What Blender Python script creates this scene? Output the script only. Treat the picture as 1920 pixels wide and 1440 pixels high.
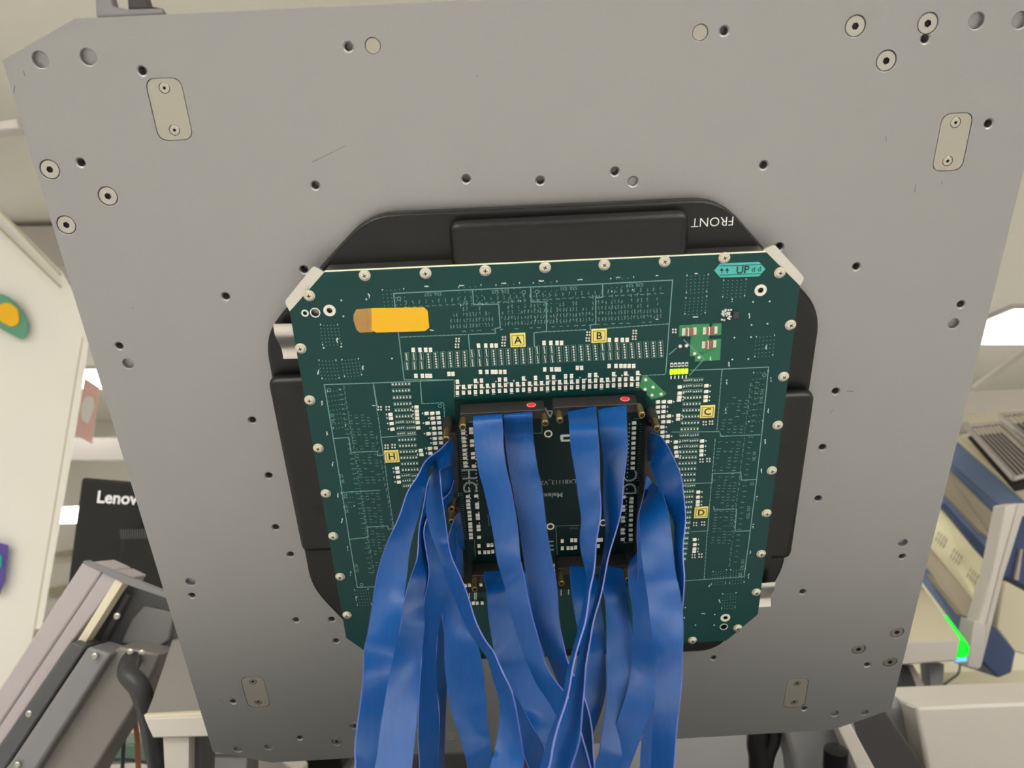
import bpy, bmesh, math, random
import numpy as np
from mathutils import Vector, Matrix
random.seed(7)
for o in list(bpy.data.objects): bpy.data.objects.remove(o)
scn = bpy.context.scene
COL = scn.collection

# ------------------------------------------------------------------ camera
F = 1442.0; CX, CY = 960.0, 720.0           # focal length and centre for a 1920x1440 frame
PITCH = math.radians(10.0)
CAM = np.array([0.0, 0.0, 1.35])
RIGHT = np.array([1.0, 0, 0])
FWD = np.array([0, math.cos(PITCH), math.sin(PITCH)])
UP = np.array([0, -math.sin(PITCH), math.cos(PITCH)])
cd = bpy.data.cameras.new('camera'); cam = bpy.data.objects.new('camera', cd); COL.objects.link(cam)
cam.location = CAM; cam.rotation_euler = (math.pi/2 + PITCH, 0, 0)
cd.sensor_width = 36.0; cd.lens = F/1920*36.0; cd.clip_start = 0.02; cd.clip_end = 60
cd.dof.use_dof = True; cd.dof.focus_distance = 0.72; cd.dof.aperture_fstop = 7.0
scn.camera = cam

# ------------------------------------------------------------------ light
scn.view_settings.view_transform = 'Standard'; scn.view_settings.look = 'None'
scn.view_settings.gamma = 1.0; scn.view_settings.use_curve_mapping = False
scn.view_settings.exposure = -0.12
w = bpy.data.worlds.new('world'); scn.world = w; w.use_nodes = True
bg = w.node_tree.nodes['Background']; bg.inputs[0].default_value = (1.0, 1.0, 1.0, 1); bg.inputs[1].default_value = 0.42
LUMINAIRE = 11.0                               # emission of the ceiling light panels

# ------------------------------------------------------------------ frames of reference
def ray(px, py):                              # camera ray with unit forward component, in the world
    return RIGHT*((px-CX)/F) - UP*((py-CY)/F) + FWD
def at(px, py, depth): return CAM + ray(px, py)*depth
# plate axes, measured from the vanishing points of its edges (camera: x right, y down, z forward)
_d = np.array([(1097-CX)/F, (3660-CY)/F, 1.0]); _d /= np.linalg.norm(_d)
_t = math.radians(-2.75); _x = np.array([math.cos(_t), math.sin(_t), 0.0]); _x -= _d*(_x@_d); _x /= np.linalg.norm(_x)
_n = np.cross(_x, _d)
def c2w(v): return RIGHT*v[0] - UP*v[1] + FWD*v[2]
AX, AY, AZ = c2w(_x), -c2w(_d), -c2w(_n)
DPL = 0.631                                   # distance from the lens to the plate surface
ORG = CAM - AZ*DPL + AX*(0.045*DPL) - AY*(0.623*DPL)     # plate centre
MAT = Matrix(((AX[0],AY[0],AZ[0],ORG[0]),(AX[1],AY[1],AZ[1],ORG[1]),(AX[2],AY[2],AZ[2],ORG[2]),(0,0,0,1)))
def L(px, py, h=0.0):                         # pixel -> plate coordinates on the plane h above the plate
    r = ray(px, py); t = (DPL-h)/(-(r@AZ)); p = CAM + r*t - ORG
    return (float(p@AX), float(p@AY))
def L3(px, py, h): return (*L(px, py, h), h)
HB = 0.034                                    # top of the circuit board
def B(px, py): return L(px, py, HB)

# ------------------------------------------------------------------ materials
def srgb(r, g, b):
    f = lambda c: (c/255/12.92) if c/255 <= 0.04045 else ((c/255+0.055)/1.055)**2.4
    return (f(r), f(g), f(b), 1)
M = {}
def mat(name, rgb, rough=0.5, metal=0.0, noise=0.0, scale=200, bump=0.0, emit=0.0, spec=0.5, coat=0.0, alpha=None, stretch=None):
    m = bpy.data.materials.new(name); m.use_nodes = True; nt = m.node_tree; p = nt.nodes['Principled BSDF']
    c = srgb(*rgb); p.inputs['Base Color'].default_value = c
    p.inputs['Roughness'].default_value = rough; p.inputs['Metallic'].default_value = metal
    p.inputs['Specular IOR Level'].default_value = spec; p.inputs['Coat Weight'].default_value = coat
    if emit:
        p.inputs['Emission Color'].default_value = c; p.inputs['Emission Strength'].default_value = emit
    tc = nt.nodes.new('ShaderNodeTexCoord'); nz = nt.nodes.new('ShaderNodeTexNoise')
    nz.inputs['Scale'].default_value = scale; nz.inputs['Detail'].default_value = 3
    if stretch:
        mp = nt.nodes.new('ShaderNodeMapping'); mp.inputs['Scale'].default_value = stretch
        nt.links.new(tc.outputs['Object'], mp.inputs[0]); nt.links.new(mp.outputs[0], nz.inputs['Vector'])
    else: nt.links.new(tc.outputs['Object'], nz.inputs['Vector'])
    mx = nt.nodes.new('ShaderNodeMix'); mx.data_type = 'RGBA'
    k = noise or 0.03
    mx.inputs[6].default_value = (c[0]*(1-k), c[1]*(1-k), c[2]*(1-k), 1); mx.inputs[7].default_value = (min(1,c[0]*(1+k)), min(1,c[1]*(1+k)), min(1,c[2]*(1+k)), 1)
    nt.links.new(nz.outputs['Fac'], mx.inputs[0]); nt.links.new(mx.outputs[2], p.inputs['Base Color'])
    if bump:
        b = nt.nodes.new('ShaderNodeBump'); b.inputs['Strength'].default_value = bump; b.inputs['Distance'].default_value = 0.0004
        nt.links.new(nz.outputs['Fac'], b.inputs['Height']); nt.links.new(b.outputs[0], p.inputs['Normal'])
    M[name] = m; return m
mat('blasted aluminium', (153,153,153), 0.48, 0.75, 0.05, 900, 0.25)
mat('machined aluminium', (200,196,190), 0.33, 0.9, 0.05, 60, 0.0, stretch=(1,14,1))
mat('stiffener metal', (128,126,122), 0.3, 0.9, 0.1, 60, stretch=(1,14,1))
mat('cover aluminium', (168,164,154), 0.46, 0.75, 0.04, 900, 0.15)
mat('steel screw', (170,167,160), 0.32, 0.9, 0.06, 800)
mat('nickel screw', (205,200,185), 0.3, 0.85, 0.05, 900)
mat('dark recess', (22,21,22), 0.6, 0.2)
mat('black plastic', (15,15,18), 0.38, 0.0, 0.05, 1500, 0.05, spec=0.35)
mat('black connector', (30,28,27), 0.5, 0.0, 0.08, 700, 0.15)
mat('slot black', (9,9,11), 0.7)
mat('solder mask', (0,58,57), 0.34, 0.0, 0.10, 14, 0.0, spec=0.28)
mat('shaded solder mask', (0,30,29), 0.4, 0.0, 0.10, 18, spec=0.2)  # darker board green, with the cables' shade painted in
mat('fibreglass edge', (222,226,194), 0.6, 0.0, 0.08, 500)
mat('copper pour', (48,138,86), 0.4, 0.0, 0.04, 60)
mat('silk', (205,222,212), 0.6, 0.0, 0.04, 300)
mat('silk grey', (150,160,158), 0.6)
mat('silk line', (112,158,152), 0.6, 0.0, 0.05, 300)
mat('silk faint', (96,140,130), 0.6, 0.0, 0.15, 300)
mat('solder', (228,228,222), 0.28, 0.55, 0.05, 900)
mat('chip ceramic', (248,244,232), 0.45, 0.0, 0.05, 900)
mat('chip dark', (52,52,54), 0.4)
mat('chip brown', (138,98,82), 0.5, 0.0, 0.05, 900)
mat('pad tin', (226,222,208), 0.35, 0.3)
mat('brass', (132,114,78), 0.36, 0.85, 0.10, 500)
mat('red paint', (214,44,40), 0.5)
mat('red rim', (250,150,138), 0.5)
mat('yellow label', (238,222,120), 0.55, 0.0, 0.04, 120)
mat('amber label', (240,184,16), 0.55, 0.0, 0.05, 60)
mat('tan label', (176,134,72), 0.6, 0.0, 0.25, 260, stretch=(1,0.25,1))
mat('teal label', (72,188,180), 0.5, 0.0, 0.03, 60)
mat('label ink', (26,30,20), 0.6)
mat('white ink', (236,236,236), 0.6)
mat('led', (170,255,20), 0.4, emit=1.8)
mat('black rubber', (16,16,17), 0.45, 0.0, 0.1, 90)
mat('cable sleeve', (52,52,54), 0.42, 0.0, 0.2, 60)
mat('wall paint', (238,235,226), 0.7, 0.0, 0.02, 3)
mat('ceiling paint', (240,237,226), 0.8, 0.0, 0.02, 3)
mat('floor vinyl', (216,214,210), 0.5, 0.0, 0.08, 5)
mat('beam paint', (200,194,190), 0.6, 0.0, 0.03, 5)
mat('panel light', (255,252,246), 0.6, emit=LUMINAIRE)
mat('groove', (186,178,154), 0.8)
mat('machine lilac', (176,168,170), 0.55, 0.0, 0.03, 90)
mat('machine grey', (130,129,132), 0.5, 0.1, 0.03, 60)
mat('machine brown grey', (126,122,118), 0.5, 0.1, 0.03, 60)
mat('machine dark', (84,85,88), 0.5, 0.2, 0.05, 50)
mat('machine cream', (226,216,192), 0.5, 0.0, 0.02, 40)
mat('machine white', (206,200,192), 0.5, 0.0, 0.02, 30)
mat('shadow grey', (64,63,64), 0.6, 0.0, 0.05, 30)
mat('monitor plastic', (30,30,31), 0.45, 0.0, 0.05, 500, 0.05, spec=0.3)
mat('instrument blue', (110,130,166), 0.5, 0.0, 0.03, 60)
mat('instrument navy', (52,70,110), 0.45, 0.0, 0.05, 60)
mat('instrument beige', (206,198,172), 0.55, 0.0, 0.02, 40)
mat('instrument cream', (238,232,200), 0.5, 0.0, 0.02, 40)
mat('mesh beige', (178,168,148), 0.6, 0.0, 0.25, 700)
mat('mesh dark', (48,44,42), 0.6, 0.1, 0.2, 500)
mat('tray rim', (176,168,164), 0.45, 0.2, 0.04, 60)
mat('green lamp', (0,225,40), 0.5, emit=0.9)
mat('pink glow', (214,70,150), 0.4, emit=0.25)
mat('cyan screen', (120,190,240), 0.4, emit=0.8)
mat('pcb box', (84,110,94), 0.5)
mat('poster purple', (92,76,160), 0.6); mat('poster teal', (60,170,160), 0.6)
mat('leaf green', (96,158,132), 0.6); mat('sun yellow', (246,190,20), 0.6); mat('pale red', (252,206,200), 0.6); mat('paper', (255,252,246), 0.7)
mat('cable rust', (170,110,80), 0.6)

def ribbon_material():
    m = bpy.data.materials.new('blue ribbon'); m.use_nodes = True; nt = m.node_tree; p = nt.nodes['Principled BSDF']
    p.inputs['Roughness'].default_value = 0.27; p.inputs['Specular IOR Level'].default_value = 0.42
    uv = nt.nodes.new('ShaderNodeUVMap'); sp = nt.nodes.new('ShaderNodeSeparateXYZ'); nt.links.new(uv.outputs[0], sp.inputs[0])
    mu = nt.nodes.new('ShaderNodeMath'); mu.operation = 'MULTIPLY'; mu.inputs[1].default_value = 40*math.pi; nt.links.new(sp.outputs[0], mu.inputs[0])
    sn = nt.nodes.new('ShaderNodeMath'); sn.operation = 'SINE'; nt.links.new(mu.outputs[0], sn.inputs[0])
    ab = nt.nodes.new('ShaderNodeMath'); ab.operation = 'ABSOLUTE'; nt.links.new(sn.outputs[0], ab.inputs[0])
    b = nt.nodes.new('ShaderNodeBump'); b.inputs['Strength'].default_value = 0.5; b.inputs['Distance'].default_value = 0.0004
    nt.links.new(ab.outputs[0], b.inputs['Height']); nt.links.new(b.outputs[0], p.inputs['Normal'])
    nz = nt.nodes.new('ShaderNodeTexNoise'); nz.inputs['Scale'].default_value = 25
    mx = nt.nodes.new('ShaderNodeMix'); mx.data_type = 'RGBA'; mx.inputs[6].default_value = srgb(0,66,134); mx.inputs[7].default_value = srgb(0,80,154)
    nt.links.new(nz.outputs['Fac'], mx.inputs[0]); nt.links.new(mx.outputs[2], p.inputs['Base Color'])
    M['blue ribbon'] = m
ribbon_material()
mat('ribbon edge', (84,100,176), 0.4)

# ------------------------------------------------------------------ mesh helpers
class MB:
    def __init__(s): s.v = []; s.f = []; s.m = []
    def add(s, vs, fs, m=0):
        o = len(s.v); s.v += [tuple(map(float, v)) for v in vs]; s.f += [tuple(i+o for i in f) for f in fs]; s.m += [m]*len(fs); return s
    def box(s, c, size, rz=0.0, m=0):
        ca, sa = math.cos(rz), math.sin(rz); hx, hy, hz = size[0]/2, size[1]/2, size[2]/2; vs = []
        for z in (-hz, hz):
            for x, y in ((-hx,-hy),(hx,-hy),(hx,hy),(-hx,hy)): vs.append((c[0]+x*ca-y*sa, c[1]+x*sa+y*ca, c[2]+z))
        return s.add(vs, [(3,2,1,0),(4,5,6,7),(0,1,5,4),(1,2,6,5),(2,3,7,6),(3,0,4,7)], m)
    def quad(s, a, b, c, d, m=0): return s.add([a,b,c,d], [(0,1,2,3)], m)
    def prism(s, pts, z0, z1, m=0, mside=None):
        n = len(pts); a = sum(pts[i][0]*pts[(i+1)%n][1]-pts[(i+1)%n][0]*pts[i][1] for i in range(n))
        if a < 0: pts = pts[::-1]
        vs = [(x,y,z0) for x,y in pts]+[(x,y,z1) for x,y in pts]
        s.add(vs, [tuple(range(n-1,-1,-1)), tuple(range(n,2*n))], m)
        s.f += [tuple(k+len(s.v)-2*n for k in (i,(i+1)%n,n+(i+1)%n,n+i)) for i in range(n)]; s.m += [m if mside is None else mside]*n
        return s
    def lathe(s, prof, c=(0,0,0), n=24, m=0, caps=True):
        o = []
        for r, z in prof:
            for k in range(n):
                a = 2*math.pi*k/n; o.append((c[0]+r*math.cos(a), c[1]+r*math.sin(a), c[2]+z))
        fs = []
        for j in range(len(prof)-1):
            for k in range(n): fs.append((j*n+k, j*n+(k+1)%n, (j+1)*n+(k+1)%n, (j+1)*n+k))
        if caps: fs += [tuple(range(n-1,-1,-1)), tuple((len(prof)-1)*n+k for k in range(n))]
        return s.add(o, fs, m)
    def mesh(s, name, mats, smooth=None):
        me = bpy.data.meshes.new(name); me.from_pydata(s.v, [], s.f)
        for m in (mats if isinstance(mats, (list, tuple)) else [mats]): me.materials.append(M[m])
        me.polygons.foreach_set('material_index', s.m); me.update()
        if smooth is not None:
            me.polygons.foreach_set('use_smooth', [True]*len(me.polygons)); me.set_sharp_from_angle(angle=math.radians(smooth))
        return me
    def build(s, name, mats, parent=None, smooth=None, bevel=0.0, segs=2):
        return link(name, s.mesh(name, mats, smooth), parent, bevel, segs)
def link(name, me, parent=None, bevel=0.0, segs=2, loc=None, rot=None):
    o = bpy.data.objects.new(name, me); COL.objects.link(o); o.parent = parent
    if loc is not None: o.location = loc
    if rot is not None: o.rotation_euler = rot
    if bevel:
        b = o.modifiers.new('bevel', 'BEVEL'); b.width = bevel; b.segments = segs; b.limit_method = 'ANGLE'; b.angle_limit = math.radians(35)
        me.polygons.foreach_set('use_smooth', [True]*len(me.polygons)); me.set_sharp_from_angle(angle=math.radians(50))
    return o
def tag(o, label, cat, group=None, kind=None):
    o['label'] = label; o['category'] = cat
    if group: o['group'] = group
    if kind: o['kind'] = kind
    return o
def empty(name, m=None, loc=None):
    o = bpy.data.objects.new(name, None); COL.objects.link(o); o.empty_display_size = 0.05
    if m is not None: o.matrix_world = m
    if loc is not None: o.location = loc
    return o
def structure(o): o['kind'] = 'structure'; return o
def rounded(pts, r, n=5):
    out = []; N = len(pts)
    for i in range(N):
        p = np.array(pts[i], float); a = np.array(pts[i-1], float)-p; b = np.array(pts[(i+1)%N], float)-p
        la, lb = np.linalg.norm(a), np.linalg.norm(b); a /= la; b /= lb; k = min(r, la*0.45, lb*0.45)
        for j in range(n+1):
            t = j/n; q = (1-t)**2*(p+a*k)+2*t*(1-t)*p+t*t*(p+b*k); out.append((float(q[0]), float(q[1])))
    return out
def text_mesh(txt, size, mname, rot=0.0, center=True, bold=0.0):
    cu = bpy.data.curves.new('t', 'FONT'); cu.body = txt; cu.size = size; cu.offset = bold; cu.resolution_u = 3
    if center: cu.align_x = 'CENTER'; cu.align_y = 'CENTER'
    o = bpy.data.objects.new('t', cu); COL.objects.link(o)
    me = bpy.data.meshes.new_from_object(o.evaluated_get(bpy.context.evaluated_depsgraph_get()))
    bpy.data.objects.remove(o); bpy.data.curves.remove(cu)
    me.transform(Matrix.Rotation(rot, 4, 'Z')); me.materials.clear(); me.materials.append(M[mname]); me.name = 'lettering'
    return me
def boolean(me, cutter_mb):
    a = bpy.data.objects.new('a', me); COL.objects.link(a); c = bpy.data.objects.new('c', cutter_mb.mesh('c', ['dark recess'])); COL.objects.link(c)
    md = a.modifiers.new('b', 'BOOLEAN'); md.object = c; md.operation = 'DIFFERENCE'; md.solver = 'EXACT'; md.use_self = True
    r = bpy.data.meshes.new_from_object(a.evaluated_get(bpy.context.evaluated_depsgraph_get()))
    for o in (a, c): bpy.data.objects.remove(o)
    return r

# ------------------------------------------------------------------ the room
def slab(name, c, size, m): return structure(MB().box(c, size).build(name, [m]))
slab('floor', (0,2.25,-0.05), (14,17.7,0.1), 'floor vinyl')
slab('ceiling', (0,2.25,2.80), (14,17.7,0.1), 'ceiling paint')
slab('wall_back', (0,11.05,1.375), (14,0.1,2.75), 'wall paint')
slab('wall_front', (0,-6.55,1.375), (14,0.1,2.75), 'wall paint')
slab('wall_left', (-6.95,2.25,1.375), (0.1,17.5,2.75), 'wall paint')
slab('wall_right', (6.95,2.25,1.375), (0.1,17.5,2.75), 'wall paint')
lum = MB().box((0,0,0.0), (1.3,1.02,0.03)).mesh('luminaire_frame', ['beam paint'])
dif = MB().box((0,0,-0.018), (1.24,0.96,0.012)).mesh('luminaire_diffuser', ['panel light'])
lights = [(-4.25,7.5,'ceiling light panel glowing beside the red and white sheet'),(3.95,5.42,'bright ceiling light panel at the right, above the instruments')]
for j, y in enumerate((-0.8,-3.0)):  # rows out of view, added to light the plate and ribbons
    for i, x in enumerate((-3.6,-1.2,1.2,3.6)): lights.append((x, y, 'added ceiling light panel behind the viewer, row %s from the plate, %s' % (('nearest','second')[j], ('far left','left of centre','right of centre','far right')[i])))
lights += [(-1.3,5.4,'added ceiling light panel hidden behind the plate, left of centre'),(1.3,5.4,'added ceiling light panel hidden behind the plate, right of centre')]  # unseen panels added to light the ceiling and the back
for x, y, lb in lights:
    e = tag(empty('ceiling_light', loc=(x,y,2.735)), lb, 'light', 'ceiling light panels')
    link('housing', lum, e); link('diffuser', dif, e)
def beam(lb, c, size, rz=0.0):
    return tag(MB().box((0,0,0), size).build('ceiling_beam', ['beam paint']), lb, 'beam', 'pale beams under the ceiling'), c, rz
for lb, c, size, rz in (('pale grey beam under the ceiling left of the plate', (-3.2,3.6,2.62), (3.2,0.28,0.2), 0.0),
                        ('pale grey beam across the back near the monitor', (-3.6,7.6,2.03), (2.6,0.2,0.22), 0.0)):
    o, c, rz = beam(lb, c, size, rz); o.location = c; o.rotation_euler = (0,0,rz)

# ------------------------------------------------------------------ outlines seen in the photograph, set at their own depth and given their thickness
def solid(name, px, depth, thick, m, parent=None, bevel=0.0, push=(0,1,0)):
    n = len(px); ds = depth if isinstance(depth, (list, tuple)) else [depth]*n
    fr = [at(x, y, d) for (x, y), d in zip(px, ds)]; c = np.mean(fr, axis=0)
    org = np.array(parent.location) if parent is not None else c
    a = sum(px[i][0]*px[(i+1)%n][1]-px[(i+1)%n][0]*px[i][1] for i in range(n))
    if a > 0: fr = fr[::-1]
    bk = [p+np.array(push)*thick for p in fr]
    mb = MB().add([p-org for p in fr+bk], [tuple(range(n)), tuple(range(2*n-1, n-1, -1))]+[(i, n+i, n+(i+1)%n, (i+1)%n) for i in range(n)])
    o = mb.build(name, [m], parent, bevel=bevel)
    if parent is None: o.location = c
    return o
def tube(name, pts, r, m, parent=None, n=10, org=None):
    pts = [np.array(p, float) for p in pts]; fine = []
    for i in range(len(pts)-1):
        p0, p1, p2, p3 = pts[max(i-1,0)], pts[i], pts[i+1], pts[min(i+2,len(pts)-1)]
        for k in range(8):
            t = k/8; fine.append(0.5*((2*p1)+(-p0+p2)*t+(2*p0-5*p1+4*p2-p3)*t*t+(-p0+3*p1-3*p2+p3)*t**3))
    fine.append(pts[-1]); org = pts[0] if org is None else np.array(org); vs = []; fs = []
    for i, p in enumerate(fine):
        d = fine[min(i+1,len(fine)-1)]-fine[max(i-1,0)]; d /= np.linalg.norm(d); u = np.cross(d, [0.3,1,0.2]); u /= np.linalg.norm(u); v = np.cross(d, u)
        for k in range(n):
            a = 2*math.pi*k/n; vs.append(p-org+(u*math.cos(a)+v*math.sin(a))*r)
    for i in range(len(fine)-1):
        for k in range(n): fs.append((i*n+k, i*n+(k+1)%n, (i+1)*n+(k+1)%n, (i+1)*n+k))
    fs += [tuple(range(n)), tuple(range((len(fine))*n-1, (len(fine)-1)*n-1, -1))]
    o = MB().add(vs, fs).build(name, [m], parent, smooth=60)
    if parent is None: o.location = org
    return o

# ------------------------------------------------------------------ the big plate
plate = tag(empty('mounting_plate', MAT), 'large bead-blasted aluminium plate with chamfered corners and many drilled holes', 'metal plate')
tl, tr_ = L(140,35), L(4,113)
XR = (L(1920,322)[0]+L(1676,1305)[0])/2; c1 = abs(tl[0]-tr_[0]); c2 = abs(tl[1]-tr_[1])
outline = [tr_, tl, (XR-c1, tl[1]), (XR, tr_[1]), L(1671,1330), L(1563,1368), L(510,1430), L(399,1409)]
body = MB().prism(outline, -0.015, 0.0).mesh('plate_body', ['blasted aluminium'])
cut = MB()
def hole(px, py, r, depth, ch=0.0010, n=20):
    x, y = L(px, py); cut.lathe([(r,-depth),(r,-ch),(r+ch*1.2,0.0),(r+ch*1.2,0.002)], (x,y,0), n)
threaded = [(266,133),(151,305),(653,88),(591,348),(874,336),(1358,58),(1013,339),(1153,322),(1432,310),(1735,73),(1854,232),(1461,463),(423,556),(223,649),(473,788),
            (1606,500),(1802,571),(1567,734),(1542,839),(1534,935),(360,1117),(437,1316),(562,1384),(1692,1044),(1505,1110),(1626,1247),(1508,1329),(570,506),(504,892),
            (517,989),(545,1040),(555,1163),(630,1202),(1338,1234),(622,1162)]
for p in threaded: hole(*p, 0.0031, 0.0125)
hole(1187,341,0.0036,0.004)
recess = [(75,112),(165,107),(1831,39),(1913,38),(240,682),(1788,607),(357,1091),(446,1405),(504,1401),(1693,1018),(1565,1338),(1621,1336)]
for i, p in enumerate(recess): hole(*p, 0.0060 if i < 4 else 0.0048, 0.0045, 0.0004, 28)
plugs = [(699,86),(1313,61),(844,1380)]
for p in plugs: hole(*p, 0.0060, 0.003, 0.0002, 28)
bigscrews = [(93,318),(202,368),(124,422),(1604,49),(1740,44),(1662,114),(1682,1186),(1610,1218),(1669,1242)]
for p in bigscrews: hole(*p, 0.0078, 0.0045, 0.0003, 32)
smallscrews = [(665,1361),(631,1391)]
for p in smallscrews: hole(*p, 0.0056, 0.003, 0.0003, 28)
covers = [[(273,147),(341,144),(361,262),(295,265)],[(1768,211),(1826,211),(1804,321),(1746,321)],[(452,1270),(494,1268),(507,1325),(463,1327)],[(1475,1272),(1517,1272),(1509,1326),(1469,1327)]]
cscrews = [[(308,165),(327,244)],[(1792,230),(1777,302)],[(474,1278),(484,1316)],[(1495,1281),(1489,1316)]]
crect = []
for q in covers:
    p = [L(*a) for a in q]; cx = sum(a[0] for a in p)/4; cy = sum(a[1] for a in p)/4
    wd = ((p[1][0]-p[0][0])+(p[2][0]-p[3][0]))/2; ht = ((p[0][1]-p[3][1])+(p[1][1]-p[2][1]))/2
    crect.append((cx, cy, wd, ht)); rr = rounded([(cx-wd/2,cy-ht/2),(cx+wd/2,cy-ht/2),(cx+wd/2,cy+ht/2),(cx-wd/2,cy+ht/2)], 0.008)
    cut.prism(rr, -0.003, 0.002)
body = boolean(body, cut)
body.polygons.foreach_set('use_smooth', [True]*len(body.polygons)); body.set_sharp_from_angle(angle=math.radians(30))
pb = link('plate_body', body, plate, bevel=0)
def socket_screw(r, sock, top=0.0, thick=0.003):
    n = 24; mb = MB()
    def hexr(k): 
        a = (2*math.pi*k/n) % (math.pi/3); return sock/math.cos(a-math.pi/6)
    rings = [[(r,-thick)]*n, [(r,-0.0003)]*n, [(r-0.0003,0)]*n, [(hexr(k),0) for k in range(n)], [(hexr(k)*0.96,-0.0018) for k in range(n)]]
    vs = []; fs = []; ms = []
    for ri in rings:
        for k, (q, z) in enumerate(ri): vs.append((q*math.cos(2*math.pi*k/n), q*math.sin(2*math.pi*k/n), z+top))
    for j in range(4): mb_m = 1 if j == 3 else 0; fs += [((j*n+k, j*n+(k+1)%n, (j+1)*n+(k+1)%n, (j+1)*n+k)) for k in range(n)]; ms += [mb_m]*n
    fs.append(tuple(4*n+k for k in range(n))); ms.append(1)
    mb.v = vs; mb.f = fs; mb.m = ms
    return mb.mesh('socket_screw', ['steel screw','dark recess'])
big_me, small_me, tiny_me = socket_screw(0.0072, 0.0024, -0.0003), socket_screw(0.0050, 0.0016, -0.0003), socket_screw(0.0038, 0.0011, -0.0001, 0.002)
for i, p in enumerate(bigscrews): link('socket_screw', big_me, plate, loc=(*L(*p),0), rot=(0,0,i*0.7))
for p in smallscrews: link('socket_screw', small_me, plate, loc=(*L(*p),0))
plug_me = MB().lathe([(0.0056,-0.0028),(0.0056,-0.0007),(0.0053,-0.0005)], n=28).mesh('plug', ['cover aluminium'])
for p in plugs: link('plug', plug_me, plate, loc=(*L(*p),0))
for (cx, cy, wd, ht), sc in zip(crect, cscrews):
    g = 0.0006; rr = rounded([(cx-wd/2+g,cy-ht/2+g),(cx+wd/2-g,cy-ht/2+g),(cx+wd/2-g,cy+ht/2-g),(cx-wd/2+g,cy+ht/2-g)], 0.0077)
    me = MB().prism(rr, -0.0028, -0.0002).mesh('cover_plate', ['cover aluminium']); cc = MB()
    for s in sc: cc.lathe([(0.0042,-0.0022),(0.0042,0.001)], (*L(*s),0), 24)
    o = link('cover_plate', boolean(me, cc), plate); o['label'] = 'small rounded cover held by two screws'
    for s in sc: link('socket_screw', tiny_me, o, loc=(*L(*s),0))

scr = MB()
for a, b, wd in (((585,304),(622,286),0.00035),((622,286),(648,273),0.00025),((1661,255),(1662,266),0.0004),((1717,345),(1715,361),0.0004),((1586,733),(1601,734),0.0005),((1767,340),(1766,346),0.0004),((44,132),(47,143),0.0005),((28,160),(26,174),0.0005),((894,142),(896,144),0.0005),((248,577),(249,579),0.0007),((1556,775),(1562,768),0.0004),((410,1310),(420,1318),0.0003)):
    a, b = np.array(L(*a)), np.array(L(*b)); d = b-a; scr.box(((a[0]+b[0])/2,(a[1]+b[1])/2,0.00002), (np.linalg.norm(d),wd,0.00006), math.atan2(d[1],d[0]))
scr.build('scratches', ['machine dark'], plate)['kind'] = 'stuff'

# ------------------------------------------------------------------ black frame around the board
fr = tag(empty('stiffener_frame', MAT), 'black moulded plastic frame screwed to the plate behind the green board', 'frame')
HF = 0.014
fp = [L(690,404,HF), L(1352,374,HF), L(1432,464,HF), L(1541,582,HF), L(1468,1078,HF), L(1345,1222,HF), L(720,1245,HF), L(583,1103,HF), L(494,630,HF), L(602,499,HF)]
fpr = rounded(fp, 0.022, 6)
ring = MB().prism(fpr, 0.0005, HF).build('frame_body', ['black plastic'], fr, bevel=0.003, segs=3)
def block(pts, h, r=0.009, bev=0.009):
    return MB().prism(rounded(pts, r, 4), HF-0.001, h).build('raised_block', ['black plastic'], fr, bevel=bev, segs=5)
HK = 0.030
def slot(par, px, py, sx, sy, h): 
    x, y = L(px, py, h); MB().box((x,y,h-0.004), (sx,sy,0.0084)).build('slot', ['slot black'], par)
x0 = L(843,450,HK)[0]; x1 = L(1293,440,HK)[0]; yt = L(1065,409,HK)[1]; yb = L(1065,520,HK)[1]
bt = block([(x0,yb),(x1,yb),(x1,yt),(x0,yt)], HK); slot(bt,972,487,0.010,0.010,HK); slot(bt,1268,474,0.010,0.010,HK)
yt = L(530,712,HK)[1]; yb = L(575,1040,HK)[1]; xl = L(505,745,HK)[0]; xr = L(640,720,HK)[0]
bl = block([(xl,yb),(xr,yb),(xr,yt),(xl,yt)], HK); slot(bl,563,732,0.014,0.010,HK); slot(bl,600,958,0.010,0.010,HK)
yt = L(1500,740,HK)[1]; yb = L(1470,1052,HK)[1]; xr = L(1529,760,HK)[0]; xl = L(1420,740,HK)[0]
br = block([(xl,yb),(xr,yb),(xr,yt),(xl,yt)], HK); slot(br,1468,840,0.010,0.010,HK); slot(br,1437,1047,0.010,0.010,HK)
x, y = L(1336,415,HF); link('lettering', text_mesh('FRONT', 0.0108, 'white ink', math.pi, bold=-0.0001), fr, loc=(x,y,HF+0.0002))['label'] = 'white FRONT lettering printed upside down'

# ------------------------------------------------------------------ circuit board
pcb = tag(empty('circuit_board', MAT), 'large dark green circuit board with chamfered corners and many tiny white components', 'circuit board')
bo = [B(543,584), B(608,510), B(1437,473), B(1500,536), B(1421,1152), B(1362,1201), B(708,1237), B(649,1196)]
bme = MB().prism(bo, HB-0.0040, HB, 0, 1).mesh('board', ['solder mask','fibreglass edge'])
bc = MB()
for px, py, r in ((591,586,0.0034),(1357,1175,0.0034),(572,587,0.0018)): bc.lathe([(r,HB-0.006),(r,HB+0.002)], (*B(px,py),0), 20)
bholes = [(618,582),(1426,544),(1360,1158)]
for p in bholes: bc.lathe([(0.0022,HB-0.006),(0.0022,HB+0.002)], (*B(*p),0), 20)
link('board', boolean(bme, bc), pcb)
cxb, cyb = sum(p[0] for p in bo)/8, sum(p[1] for p in bo)/8
inner = [(cxb+(p[0]-cxb)*0.9985, cyb+(p[1]-cyb)*0.9985) for p in bo]
MB().prism(inner, HF, HB-0.0040).build('metal_stiffener', ['stiffener metal'], pcb)
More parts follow.
